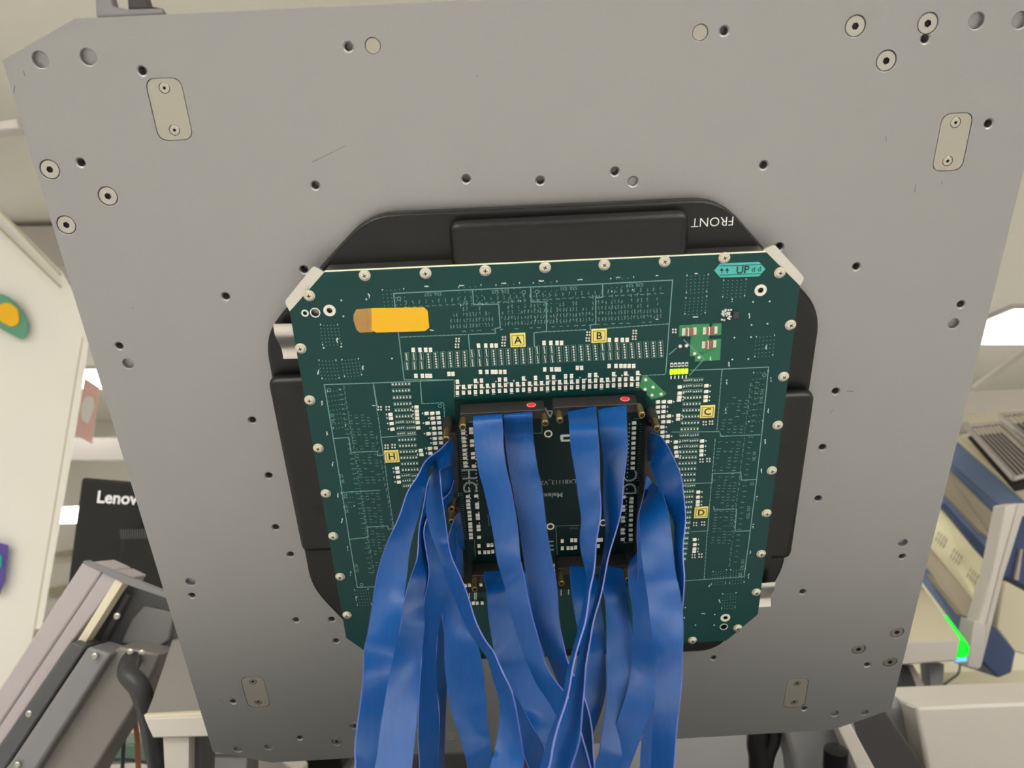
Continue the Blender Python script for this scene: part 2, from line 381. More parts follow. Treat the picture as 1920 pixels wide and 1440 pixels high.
def ringdisc(px, py, r0, r1, m, name, par=None, z=None):
    x, y = B(px, py); z = HB if z is None else z
    MB().lathe([(r0,-0.0006),(r0,0.0004),(r1,0.0004),(r1,-0.0006)], (0,0,0), 24, caps=False).build(name, [m], par or pcb, smooth=40).location = (x,y,z)
for p in bholes: ringdisc(*p, 0.0024, 0.0050, 'pad tin', 'pad_ring')
for p in ((591,586),(1357,1175)): ringdisc(*p, 0.0034, 0.0042, 'solder', 'pad_ring')
ringdisc(572,587,0.0018,0.0030,'solder','pad_ring')
# screws round the rim
sm = MB().lathe([(0.0047,0),(0.0047,0.0006),(0.0040,0.0008),(0.0040,0.0016),(0.0034,0.0021),(0.0020,0.0023)], n=20)
for a in (0.4, 0.4+math.pi/2): sm.box((0,0,0.00215), (0.0034,0.0008,0.0005), a, 1)
sm_me = sm.mesh('cross_screw', ['nickel screw','dark recess'], 35)
rim = [(684,516),(798,512),(910,507),(1022,501),(1133,496),(1246,490),(1358,483),(580,554),(1462,511),(1482,609),(1469,706),(1458,797),(1447,882),(1437,962),(1427,1038),(1418,1110),
       (1383,1177),(1298,1200),(564,653),(581,750),(597,840),(611,925),(625,1005),(638,1081),(651,1153)]
for i, p in enumerate(rim): link('cross_screw', sm_me, pcb, loc=(*B(*p),HB), rot=(0,0,i*1.3))
# corner tabs and spring clips
HT = 0.030
for q in ([(588,498),(612,513),(548,592),(533,566)], [(1452,458),(1428,470),(1494,546),(1509,521)]):
    MB().prism(rounded([L(*p,HT) for p in q], 0.003, 3), HT-0.0025, HT).build('corner_tab', ['machined aluminium'], pcb)
def clip(q, flip):
    a, b, c, d = [np.array(L(*p, 0.02)) for p in q]; N = 24; vs = []; fs = []
    for i in range(N+1):
        t = i/N; z = 0.020+0.004*math.sin(t*5.2+flip)+0.003*(1-t)
        for s, zz in ((0,z),(1,z),(1,z-0.0012),(0,z-0.0012)):
            p = (a*(1-s)+b*s)*(1-t)+(d*(1-s)+c*s)*t; vs.append((p[0],p[1],zz))
    for i in range(N): 
        for k in range(4): fs.append((i*4+k, (i+1)*4+k, (i+1)*4+(k+1)%4, i*4+(k+1)%4))
    fs += [(0,1,2,3), (N*4+3,N*4+2,N*4+1,N*4)]
    MB().add(vs, fs).build('spring_clip', ['machined aluminium'], pcb, smooth=40)
clip([(515,604),(560,603),(568,674),(530,675)], 0.5); clip([(1418,1087),(1450,1084),(1446,1138),(1415,1140)], 0.9)

# lighter green copper areas
ZC = HB+0.00012
def patch(px, z, mname, name, par=pcb, t=0.0001): return MB().prism([B(*p) for p in px], z-t, z).build(name, [mname], par)
for q in ([(1274,610),(1300,609),(1300,630),(1273,631)], [(1297,608),(1330,607),(1329,659),(1302,668),(1293,668),(1295,631),(1297,630)],
          [(1336,607),(1353,606),(1352,628),(1329,629)], [(1327,636),(1352,635),(1350,675),(1303,678),(1303,668),(1311,661),(1327,660)], [(1204,706),(1213,704),(1250,738),(1243,744),(1221,749),(1199,725)]):
    patch(q, ZC, 'copper pour', 'copper_area')
# silk, pads, chips -------------------------------------------------------------
ZS = HB+0.00025
silk, silkl, faint, pads, dark = MB(), MB(), MB(), MB(), MB()
def line(mb, pts, wd=0.0008, z=ZS):
    for a, b in zip(pts, pts[1:]):
        a, b = np.array(B(*a)), np.array(B(*b)); d = b-a; l = np.linalg.norm(d)
        mb.box(((a[0]+b[0])/2,(a[1]+b[1])/2,z-0.00005), (l+wd, wd, 0.0001), math.atan2(d[1],d[0]))
def dashed(mb, a, b, n, wd=0.0007):
    a, b = np.array(a, float), np.array(b, float)
    for i in range(n): line(mb, [a+(b-a)*(i+0.15)/n, a+(b-a)*(i+0.8)/n], wd)
def dot(mb, px, py, s, z=HB, hgt=0.0008): mb.box((*B(px,py),z+hgt/2), (s,s,hgt))
def row(mb, a, b, n, s=0.0012):
    for i in range(n):
        t = i/max(1,n-1); dot(mb, a[0]+(b[0]-a[0])*t, a[1]+(b[1]-a[1])*t, s)
def frame4(mb, q, wd=0.00045): line(mb, q+[q[0]], wd)
chips = []
def c18(ox, oy, lst, kind='v'):                # readings from a crop magnified 5.333 times
    for x, y in lst: chips.append((ox+x*0.1875, oy+y*0.1875, kind))
r2 = {0,3,4,7,8,11,13,15,16,18,19,22,23,26,28,30}
for k in range(31):
    x, y = 95+60*k, 460-2.93*k
    c18(840,650,[(x,y),(x,y-57)]+([(x,y-112)] if k in r2 else []))
    for dx in (24,): 
        px, py = 840+(x+dx)*0.1875, 650+(y-random.choice((25,60,80)))*0.1875
        dark.box((*B(px,py),HB+0.0004), (0.0016,0.0024,0.0008)); dot(pads, px, py-2.6, 0.0012); 
    if k % 3 == 0: silk.box((*B(840+x*.1875, 650+(y+34)*.1875), ZS), (0.003,0.0006,0.0001))
c18(840,650,[(10,270),(50,270),(325,250),(390,250),(445,250),(480,250),(525,250),(568,250),(967,225),(1035,225),(1080,225),(1112,225),(1293,210),(1335,210),(1610,190),(1678,190),(1728,190),(1768,190),(1810,190),(1855,190)])
c18(840,380,[(960,1400),(1028,1400),(1090,1400),(1135,1400),(1612,1370),(1683,1370),(1742,1370),(1790,1370),(305,1427),(378,1427),(437,1427),(482,1427)])
c18(480,650,[(1573,30),(1640,30),(1698,30),(1745,30),(1600,290),(1665,290),(1710,290),(1745,290)])
c18(480,650,[(1605,600),(1608,640),(1610,675),(1612,712),(1618,755),(1622,808),(1345,675),(1350,712),(1357,765),(1365,822),(1705,665),(1762,665),(1820,660),(1767,712),(1825,708),(1715,762),(1775,760),(1832,757),
   (1780,812),(1837,810),(1725,868),(1785,865),(1842,860),(1788,915),(1845,912),(1790,962),(1850,957),(1738,1015),(1798,1010),(1745,1063),(1648,1035),(1655,1075),(1412,1212),(1418,1250),(1424,1300),(1430,1350)],'h')
c18(1200,650,[(178,550),(237,548),(297,548),(178,600),(235,598),(178,650),(232,645),(172,703),(228,695),(288,690),(230,748),(285,745),(222,800),(222,850),(222,895),(275,893),(272,945),(395,400),(395,462),(392,500),(388,530),
   (380,685),(378,720),(662,388),(660,445),(655,498),(652,535),(618,940),(615,993),(612,1038),(610,1078),(355,950),(355,1003),(360,1050),(365,1090)],'h')
c18(1200,920,[(580,10),(577,60),(575,105),(573,138),(543,485),(545,535),(541,577),(538,605)],'h')
NOUT = len(chips)
c18(840,650,[(150,825),(152,862),(155,910),(158,945),(162,985),(165,1030),(168,1070),(170,1110),(172,1155),(176,1190),(225,735),(230,820),(232,855),(240,940),(242,982),(250,1065),(252,1105),(258,1190)]+[(1860-k*1.6,760+k*50) for k in range(10)],'h')
c18(840,920,[(198,55),(200,98),(203,133),(205,165),(213,210),(216,245),(219,280),(222,325),(224,355),(226,390),(228,432),(230,465),(282,48),(290,130),(292,160),(297,240),(299,272),(304,352),(306,385),(310,462)],'h')
c18(840,920,[(310,548),(403,542),(440,540),(315,612),(368,612),(407,610),(448,605),(1142,500),(1238,492),(1275,492),(1143,572),(1200,570),(1238,570),(1275,565),(1503,490),(1533,488),(1503,550),(1053,745),(1055,790),(1058,830)])
c18(840,920,[(1755,60),(1835,75),(1832,110),(1830,155),(1830,195),(1828,240),(1828,290),(1826,340),(1826,390),(1826,440),(1826,485),(1750,155),(1752,190),(1748,265),(1748,300),(1745,385),(1745,420),(1745,485)],'h')
c18(840,920,[(175,945),(215,940),(330,935),(252,1120),(292,1120),(342,1118)])
def chip_mesh(a, b):
    mb = MB().box((0,0,0.0006), (a,b,0.0012), 0, 0)
    if a < b: mb.box((0,b*0.36,0.0007), (a*1.02,b*0.22,0.00128), 0, 1)
    else: mb.box((-a*0.38,0,0.0007), (a*0.2,b*1.02,0.00128), 0, 1)
    return mb.mesh('chip_component', ['chip ceramic','solder'])
cv, ch = chip_mesh(0.0028,0.0035), chip_mesh(0.0037,0.0027)
# socket rows (little solder pads inside printed outlines): upper band
for k in range(36):
    X = 763+13.6*k; Y = 678-0.68*k; j = k % 9
    if j < 3:
        for yy in (-9.5, 8): row(pads, (X-0.6+yy*0.06,Y+yy-5), (X+0.6+yy*0.06,Y+yy+5), 4, 0.0010); frame4(faint, [(X-4,Y+yy-7.5),(X+3,Y+yy-7.8),(X+4,Y+yy+7.2),(X-3,Y+yy+7.5)])
    else:
        row(pads, (X-1,Y-12), (X+1,Y+12), 6, 0.0013); frame4(faint, [(X-5,Y-15),(X+3.5,Y-15.4),(X+5,Y+15),(X-3.5,Y+15.4)])
def hrows(ox, oy, lst):
    for y, x0, x1, n in lst:
        a, b = (ox+x0*.1875, oy+y*.1875), (ox+x1*.1875, oy+(y-6)*.1875); row(pads, a, b, n, 0.0013 if n == 6 else 0.0010)
        frame4(faint, [(a[0]-2.6,a[1]-3),(b[0]+2.4,b[1]-3),(b[0]+2.6,b[1]+2.6),(a[0]-2.2,a[1]+2.6)])
hrows(480,650,[(375,1368,1530,6),(440,1375,1528,6),(508,1382,1540,6),(573,1390,1540,6),(635,1400,1548,6),(697,1408,1555,6)]+[(y,1408+i*8,1470+i*6,4) for i,y in enumerate((755,813,868))]+[(y,1512+i*6,1575+i*5,4) for i,y in enumerate((752,810,865))]
   +[(930+60*i,1435+7*i,1585+6*i,6) for i in range(6)]+[(1287+52*i,1465+8*i,1530+8*i,4) for i in range(3)]+[(1287+52*i,1570+8*i,1635+8*i,4) for i in range(3)])
hrows(1200,650,[(335+57*i,448-4*i,512-4*i,4) for i in range(3)]+[(333+57*i,548-4*i,618-5*i,4) for i in range(3)]+[(510+63*i,447-6*i,598-5*i,6) for i in range(6)]+[(887+55*i,408-4*i,475-4*i,4) for i in range(3)]+[(885+55*i,510-4*i,575-4*i,4) for i in range(3)]
   +[(1052+57*i,405-4*i,557-4*i,6) for i in range(6)]+[(1392,385,450,4),(1390,480,540,4)])
hrows(1200,920,[(10+52*i,395-3*i,525-6*i,6) for i in range(14)])
hrows(840,920,[])
for X, Y in ((890,1120),(1042,1105),(1052,1107),(1066,1105),(880,1112),(893,1115)): row(pads, (X,Y-8), (X,Y+8), 6, 0.0011)
# clusters of small solder joints near the cover letters
for px, py in ((858,637),(857,648),(945,634),(944,645),(1103,625),(1102,636),(1190,622),(1189,633),(712,765),(727,765),(725,837),(738,836),(1321,793),(1333,792),(1315,863),(1328,862),(1303,982),(1318,981),(1300,1042),(1313,1041),(1264,620)):
    for dx, dy in ((-2.5,-2.5),(2.5,-2.5),(-2.5,2.5),(2.5,2.5)): dot(pads, px+dx, py+dy, 0.0013)
    dark.box((*B(px,py),HB+0.0004), (0.0016,0.0012,0.0008))
# printed lines
for pts in ([(738,550),(886,543),(995,538),(1130,532),(1261,525),(1255,604),(1248,700)], [(738,550),(748,632),(758,712),(850,712)], [(886,543),(888,571),(935,570),(938,614),(928,616),(929,625),(878,627),(882,672)],
            [(995,538),(996,566),(1024,566),(1025,621),(1001,624),(1002,650)], [(1130,532),(1130,557),(1117,558),(1117,608),(1107,609),(1107,618)],
            [(608,721),(700,718),(850,712)], [(608,721),(625,822),(640,914),(655,1011),(670,1101),(705,1100)], [(625,822),(654,820),(658,848),(708,846),(708,854),(719,853)], [(700,718),(707,760)], [(788,714),(791,756)],
            [(714,820),(780,815)], [(714,820),(719,853)], [(640,923),(712,919)], [(655,1011),(690,1007),(689,988),(727,986),(728,992),(738,991)],
            [(1295,694),(1354,692),(1441,688),(1428,816),(1416,920),(1406,1000),(1395,1081),(1280,1089)], [(1354,692),(1353,700)], [(1260,810),(1348,809)], [(1350,811),(1351,818),(1425,815)], [(1336,888),(1389,886),(1390,900),(1418,899)],
            [(1336,888),(1335,905),(1280,907)], [(1338,950),(1339,956),(1381,954),(1378,996),(1405,995)], [(1330,950),(1327,995),(1296,997)], [(1282,637),(1320,673),(1293,703)], [(1255,664),(1268,653)]):
    line(silkl, pts, 0.0008)
for a, b, n in (((750,632),(876,627),16),((1003,623),(1100,618),12),((1115,617),(1255,607),18),((700,722),(720,855),16),((720,855),(728,920),8),((728,920),(740,1000),10),((1353,700),(1344,808),14),((1341,822),(1330,950),16),((1326,996),(1320,1086),12),
                ((852,712),(852,745),5),((791,757),(832,755),5),((832,756),(834,790),5),((1200,704),(1248,702),6)): dashed(silkl, a, b, n)
# component references: tiny printed words, too small to read
def scribble(mb, px, py, vert, big=1.0):
    l = 7.0*big; k = 4
    for i in range(k):
        t = (i-(k-1)/2)/k*l; ox, oy = (random.uniform(-1,1), t) if vert else (t, random.uniform(-0.6,0.6))
        if random.random() < 0.88:
            x, y = B(px+ox, py+oy); s = random.uniform(0.00045,0.0009)*big
            mb.box((x,y,ZS), ((s,s*1.3,0.0001) if vert else (s*1.4,s*0.9,0.0001)), random.uniform(-0.4,0.4))
for i in range(40):
    X = 762+i*12.2
    if X < 1248: scribble(faint, X, 567-i*0.66, True); scribble(faint, X+3, 575.5-i*0.66, False)
for i in range(66):
    X = 845+i*6.05; Y0 = 612-(X-845)*0.05
    if abs(X-933) < 4 or X > 1243: continue
    n = random.choice((2,3,3,4,5)) 
    for j in range(n): scribble(faint, X+random.uniform(-.6,.6), Y0-j*10.5, True)
for i in range(26):
    if random.random() < 0.7: scribble(faint, 870+i*14, 621-i*0.7, False)
def block_rows(x0, y0, x1, y1, cols, rows, keep, slant):
    for j in range(rows):
        for i in range(cols):
            if random.random() < keep: scribble(faint, x0+(x1-x0)*i/(cols-1)+slant*j, y0+(y1-y0)*j/(rows-1), False, 0.9)
block_rows(656,778,690,905,4,25,0.72,0.95); block_rows(678,925,708,1060,4,26,0.7,0.75)
block_rows(1365,745,1400,900,4,27,0.68,-1.05); block_rows(1348,905,1378,1018,4,22,0.72,-0.55)
for i in range(38): scribble(faint, 638+i*1.55, 730+i*9.3, False); scribble(faint, 645+i*1.5, 727+i*9.3, True)
for i in range(34): scribble(faint, 1420-i*1.25, 717+i*10.2, False); scribble(faint, 1407-i*1.2, 722+i*10.2, True)
for i in range(16):
    scribble(faint, 706+i*2.0, 820+i*11, True)
for px, py in ((702,760),(692,555),(632,638),(597,697),(680,690),(604,756),(613,812),(624,870),(634,928),(641,976),(652,1028),(658,1075),(668,1122),(1405,592),(1437,651),(1445,711),(1440,770),(1434,828),(1427,883),(1419,934),(1412,986),(1407,1034),(1403,1080),(1330,1098),(1349,1128),(1367,683),(1363,716),(1361,770),
               (800,537),(866,535),(944,531),(1015,527),(1087,524),(1159,520),(1230,517),(811,619),(1232,598),(1304,513),(1304,594),(1372,564),(1332,672),(1320,1150)): scribble(silk, px, py, px < 700 or px > 1325, 1.25)
# grids of tiny through-holes
def vias(a, b, c, d, nx, ny):
    a, b, c, d = map(np.array, (a,b,c,d))
    for j in range(ny):
        for i in range(nx):
            s, t = i/(nx-1), j/(ny-1); p = (a*(1-s)+b*s)*(1-t)+(d*(1-s)+c*s)*t; dot(faint, *p, 0.0007, HB, 0.0002)
    for p in (a, b, c, d): dot(silk, p[0], p[1]-2, 0.0008, HB, 0.0003)
vias((601,610),(633,610),(640,646),(605,648),6,7); vias((598,677),(630,677),(636,710),(604,711),6,6); vias((641,676),(672,674),(678,704),(646,707),6,6); vias((717,545),(757,543),(760,578),(722,580),6,6)
vias((860,540),(902,536),(905,572),(864,574),5,5); vias((930,536),(974,532),(976,566),(934,568),5,5); vias((1000,532),(1044,529),(1044,600),(1004,602),5,10); vias((1145,524),(1188,521),(1186,545),(1147,548),5,4)
vias((1288,518),(1328,516),(1325,548),(1287,550),6,6); vias((1286,560),(1325,557),(1322,588),(1284,590),6,6); vias((1357,527),(1399,525),(1396,556),(1355,558),6,6); vias((1418,633),(1452,630),(1449,667),(1415,670),6,6)
vias((614,735),(638,732),(648,800),(625,804),5,9); vias((665,1108),(690,1106),(696,1134),(670,1136),6,6); vias((1355,1115),(1380,1113),(1378,1140),(1353,1142),6,6); vias((1337,1073),(1362,1070),(1360,1095),(1334,1097),6,6); vias((1370,1070),(1397,1068),(1395,1093),(1368,1095),6,6)
vias((1413,700),(1440,697),(1430,790),(1404,792),5,9); vias((640,926),(660,924),(664,950),(645,952),5,4)
for px, py in ((640,563),(687,561),(644,593),(607,652),(640,650),(735,672),(1412,566),(1443,565),(1409,609),(1439,607),(1377,633),(1408,632),(1373,674),(1403,673),(1285,1139),(1283,1158),(1340,1152),(1339,1172),(1304,1172)): dot(silk, px, py, 0.0012, HB, 0.0003)
# readable printing
def word(txt, px, py, size, rot, m='silk', z=ZS, par=pcb, bold=0.0): link('lettering', text_mesh(txt, size, m, rot, bold=bold), par, loc=(*B(px,py),z+0.0002))
for t, x, y in (('S26, S27',812,551),('S24, S25',938,546),('S30, S31',1066,540),('S28, S29',1190,534)): word(t, x, y, 0.0042, math.pi, 'silk line')
for t, x, y in (('S4, S5',624,784),('S6, S7',642,897),('S0, S1',650,953),('S2, S3',669,1065),('S10, S11',1428,742),('S8, S9',1414,855),('S22, S23',1403,960),('S20, S21',1392,1058)): word(t, x, y, 0.0042, math.pi/2, 'silk line')
for px, py in ((748,560),(982,548),(1007,547),(617,731),(648,930),(825,761),(1433,703),(1410,907),(1388,1078),(678,1096)):
    ringdisc(px, py, 0.0013, 0.0017, 'silk line', 'printed_ring', z=HB-0.0001)

# central device board
HD = HB+0.0022
def D(px, py): return L(px, py, HD)
dq = [D(852,752), D(1212,735), D(1202,1100), D(870,1112)]
MB().prism(dq, HB, HD, 0, 1).build('device_board', ['shaded solder mask','shaded solder mask'], pcb)
cen_lines, cen_pads = MB(), MB()
ZD = HD+0.0002
def dline(pts, wd=0.0005):
    for a, b in zip(pts, pts[1:]):
        a, b = np.array(D(*a)), np.array(D(*b)); d = b-a; l = np.linalg.norm(d); cen_lines.box(((a[0]+b[0])/2,(a[1]+b[1])/2,ZD), (l+wd,wd,0.0001), math.atan2(d[1],d[0]))
dline([(998,812),(1016,812),(1016,780)]); dline([(1042,986),(1085,985)]); dline([(1042,986),(1045,1040)]); dline([(915,966),(917,985)]); dline([(890,1013),(891,1045)]); dline([(1170,924),(1195,923),(1196,912)]); dline([(1188,785),(1208,784),(1200,1015),(1168,1018)]); dline([(856,800),(862,1015)])
for k in range(22): dline([(858+k*0.3,800+k*4.4),(866+k*0.3,800+k*4.4)], 0.0004)
for k in range(22): dline([(858+k*0.3,925+k*4.0),(868+k*0.3,925+k*4.0)], 0.0004)
for k in range(24): dline([(1200-k*0.3,795+k*4.6),(1207-k*0.3,795+k*4.6)], 0.0004)
for k in range(30):
    for xx in (874+k*0.35, 889+k*0.35): cen_pads.box((*D(xx+random.uniform(-1,1),802+k*6.6),HD+0.0003), (0.0009,0.0009,0.0006))
    cen_pads.box((*D(1180-k*0.3,795+k*7.6),HD+0.0003), (0.0009,0.0009,0.0006))
cen_lines.build('printed_lines', ['silk faint'], pcb)['kind'] = 'stuff'; cen_pads.build('solder_pads', ['solder'], pcb)['kind'] = 'stuff'
def dword(t, px, py, s, rot, m='silk', bold=0.0): link('lettering', text_mesh(t, s, m, rot, bold=bold), pcb, loc=(*D(px,py),HD+0.0003))
dword('HG', 879, 901, 0.019, -math.pi/2, 'silk grey'); dword('DC', 1182, 905, 0.019, math.pi/2, 'silk grey'); dword('A', 1031, 772, 0.015, math.pi, 'silk grey'); dword('E', 1031, 1024, 0.017, 0, 'silk grey')
dword('MLX81113_V2', 1052, 903, 0.0062, math.pi, 'silk grey'); dword('Melexis', 1033, 928, 0.0072, math.pi, 'silk grey', 0.0001); dword('V1.0.1', 1075, 990, 0.003, math.pi, 'silk faint')
for px, py in ((1028,813),(1032,987),(1131,980)):
    x, y = D(px,py); MB().lathe([(0.0024,0.0),(0.0024,0.0004),(0.0038,0.0004),(0.0038,0)], n=24, caps=False).build('pad_ring', ['pad tin'], pcb, smooth=40).location = (x,y,HD)
    MB().lathe([(0.0024,0),(0.0024,0.0002)], n=24).build('mounting_hole', ['slot black'], pcb).location = (x,y,HD)
MB().prism(rounded([D(1050,815),D(1075,814),D(1075,827),D(1051,828)], 0.002, 3), HD, HD+0.0003).build('printed_badge', ['silk'], pcb)
MB().prism([D(1056,819),D(1075,818),D(1075,823),D(1056,824)], HD, HD+0.0004).build('printed_badge', ['shaded solder mask'], pcb)

# chips: the largest three hundred as parts of their own, the rest joined
rest = MB()
for i, (px, py, k) in enumerate(chips):
    z = HB if i < NOUT else HD; x, y = B(px,py) if i < NOUT else D(px,py)
    if i < 300: link('chip_component', cv if k == 'v' else ch, pcb, loc=(x,y,z), rot=(0,0,random.uniform(-0.05,0.05)))
    else: rest.box((x,y,z+0.0006), ((0.0027,0.0040,0.0012) if k == 'v' else (0.0036,0.0028,0.0012)))
    if k == 'h' and i < NOUT: dot(pads, px-7.4, py, 0.0011) if px < 960 else dot(pads, px+7.4, py, 0.0011)
if rest.v: rest.build('chip_components', ['chip ceramic'], pcb)['kind'] = 'stuff'
for mb, nm, mm in ((silk,'printed_marks','silk'),(silkl,'printed_lines','silk line'),(faint,'printed_references','silk faint'),(pads,'solder_pads','solder'),(dark,'small_components','chip dark')):
    mb.build(nm, [mm], pcb)['kind'] = 'stuff'
# three brown capacitors, five glowing lamps, a small chip
capm = MB().box((0,0,0.0014), (0.0062,0.0064,0.0028), 0, 0).box((-0.0042,0,0.0006), (0.0036,0.0062,0.0012), 0, 1).box((0.0042,0,0.0006), (0.0036,0.0062,0.0012), 0, 1).box((-0.0012,0,0.0014), (0.0007,0.0066,0.0030), 0, 2).mesh('capacitor', ['chip brown','pad tin','chip ceramic'])
for p in ((1292,621),(1331,619),(1329,645)): link('capacitor', capm, pcb, loc=(*B(*p),HB), rot=(0,0,0.03))['label'] = 'brown chip capacitor on pale green copper'
ledm = MB().box((0,0,0.0008), (0.0025,0.0044,0.0016)).mesh('indicator_lamp', ['led'])
for k in range(5):
    x = 1258.5+k*7; y = 696.5-k*0.3
    link('indicator_lamp', ledm, pcb, loc=(*B(x,y),HB))['label'] = 'glowing yellow-green indicator lamp'
    link('chip_component', MB().box((0,0,0.0006), (0.0024,0.0036,0.0012), 0, 0).box((0,0,0.0007), (0.0018,0.0016,0.0013), 0, 1).mesh('c', ['solder','chip dark']), pcb, loc=(*B(x+0.5,y-13),HB))
    link('chip_component', MB().box((0,0,0.0005), (0.0010,0.0030,0.001)).mesh('c', ['solder']), pcb, loc=(*B(x-0.5,y+10.5),HB))
x, y = B(1379,589); MB().box((0,0,0.001), (0.0045,0.0055,0.002)).build('driver_chip', ['chip dark'], pcb).location = (x,y,HB)
cl = MB()
for k in range(26): cl.box((*B(1362+random.uniform(-9,9),590+random.uniform(-11,11)),HB+0.0005), (0.0014,0.0012,0.001))
for px, py in ((1287,648),(1275,649),(1302,663),(1310,670),(1210,712),(1224,726),(1209,730),(1222,741),(1239,739)): cl.lathe([(0.0017,0),(0.0014,0.001),(0.0006,0.0013)], (*B(px,py),HB+0.0002), 12)
cl.build('solder_joints', ['solder'], pcb)['kind'] = 'stuff'
# labels stuck on the board
for t, px, py in (('A',971,637),('B',1123,629),('C',1326,771),('D',1314,960),('H',735,855)):
    x, y = B(px,py); o = MB().box((0,0,0.0006), (0.0128,0.0122,0.0012)).build('letter_label', ['yellow label'], pcb); o.location = (x,y,HB); o['label'] = 'yellow square label with a black letter'
    fb = MB()
    for c, s in (((0,0.0045),(0.0098,0.0004)),((0,-0.0045),(0.0098,0.0004)),((0.0049,0),(0.0004,0.0092)),((-0.0049,0),(0.0004,0.0092))): fb.box((c[0],c[1],0.00125), (s[0],s[1],0.0001))
    fb.build('printed_border', ['label ink'], o); link('lettering', text_mesh(t, 0.0092, 'label ink', 0, bold=0.00018), o, loc=(0,-0.0001,0.0013))
la = MB().prism([B(*p) for p in ((697,578),(795,576),(802,583),(805,614),(797,620),(706,623),(697,618))], HB, HB+0.0008).build('amber_label', ['amber label'], pcb); la['label'] = 'amber rounded label with a blank face'
MB().prism([B(*p) for p in ((668,580),(697,578),(700,622),(675,623),(669,618),(663,600),(663,590))], HB, HB+0.0007).build('tan_label_end', ['tan label'], pcb)
lu = [(1339,507),(1350,494),(1423,491),(1435,504),(1423,518),(1350,520)]
ul = MB().prism([B(*p) for p in lu], HB, HB+0.0004).build('direction_label', ['teal label'], pcb); ul['label'] = 'teal arrow-ended label reading UP'
ub = MB()
for a, b in (((1349,498.5),(1428,495.5)),((1349,515.5),(1428,512.5))): line(ub, [a,b], 0.0004, HB+0.0006)
for px, d in ((1353,1),(1363,1)):
    line(ub, [(px,511),(px,504)], 0.0007, HB+0.0006); line(ub, [(px-2.6,507),(px,503.5),(px+2.6,507)], 0.0007, HB+0.0006)
ub.build('printed_marks', ['label ink'], ul)
link('lettering', text_mesh('UP', 0.0088, 'label ink', 0.02, bold=0.0001), ul, loc=(*B(1392,506),HB+0.0007)); link('lettering', text_mesh('d d', 0.0062, 'label ink', 0.02), ul, loc=(*B(1418,504.5),HB+0.0007))

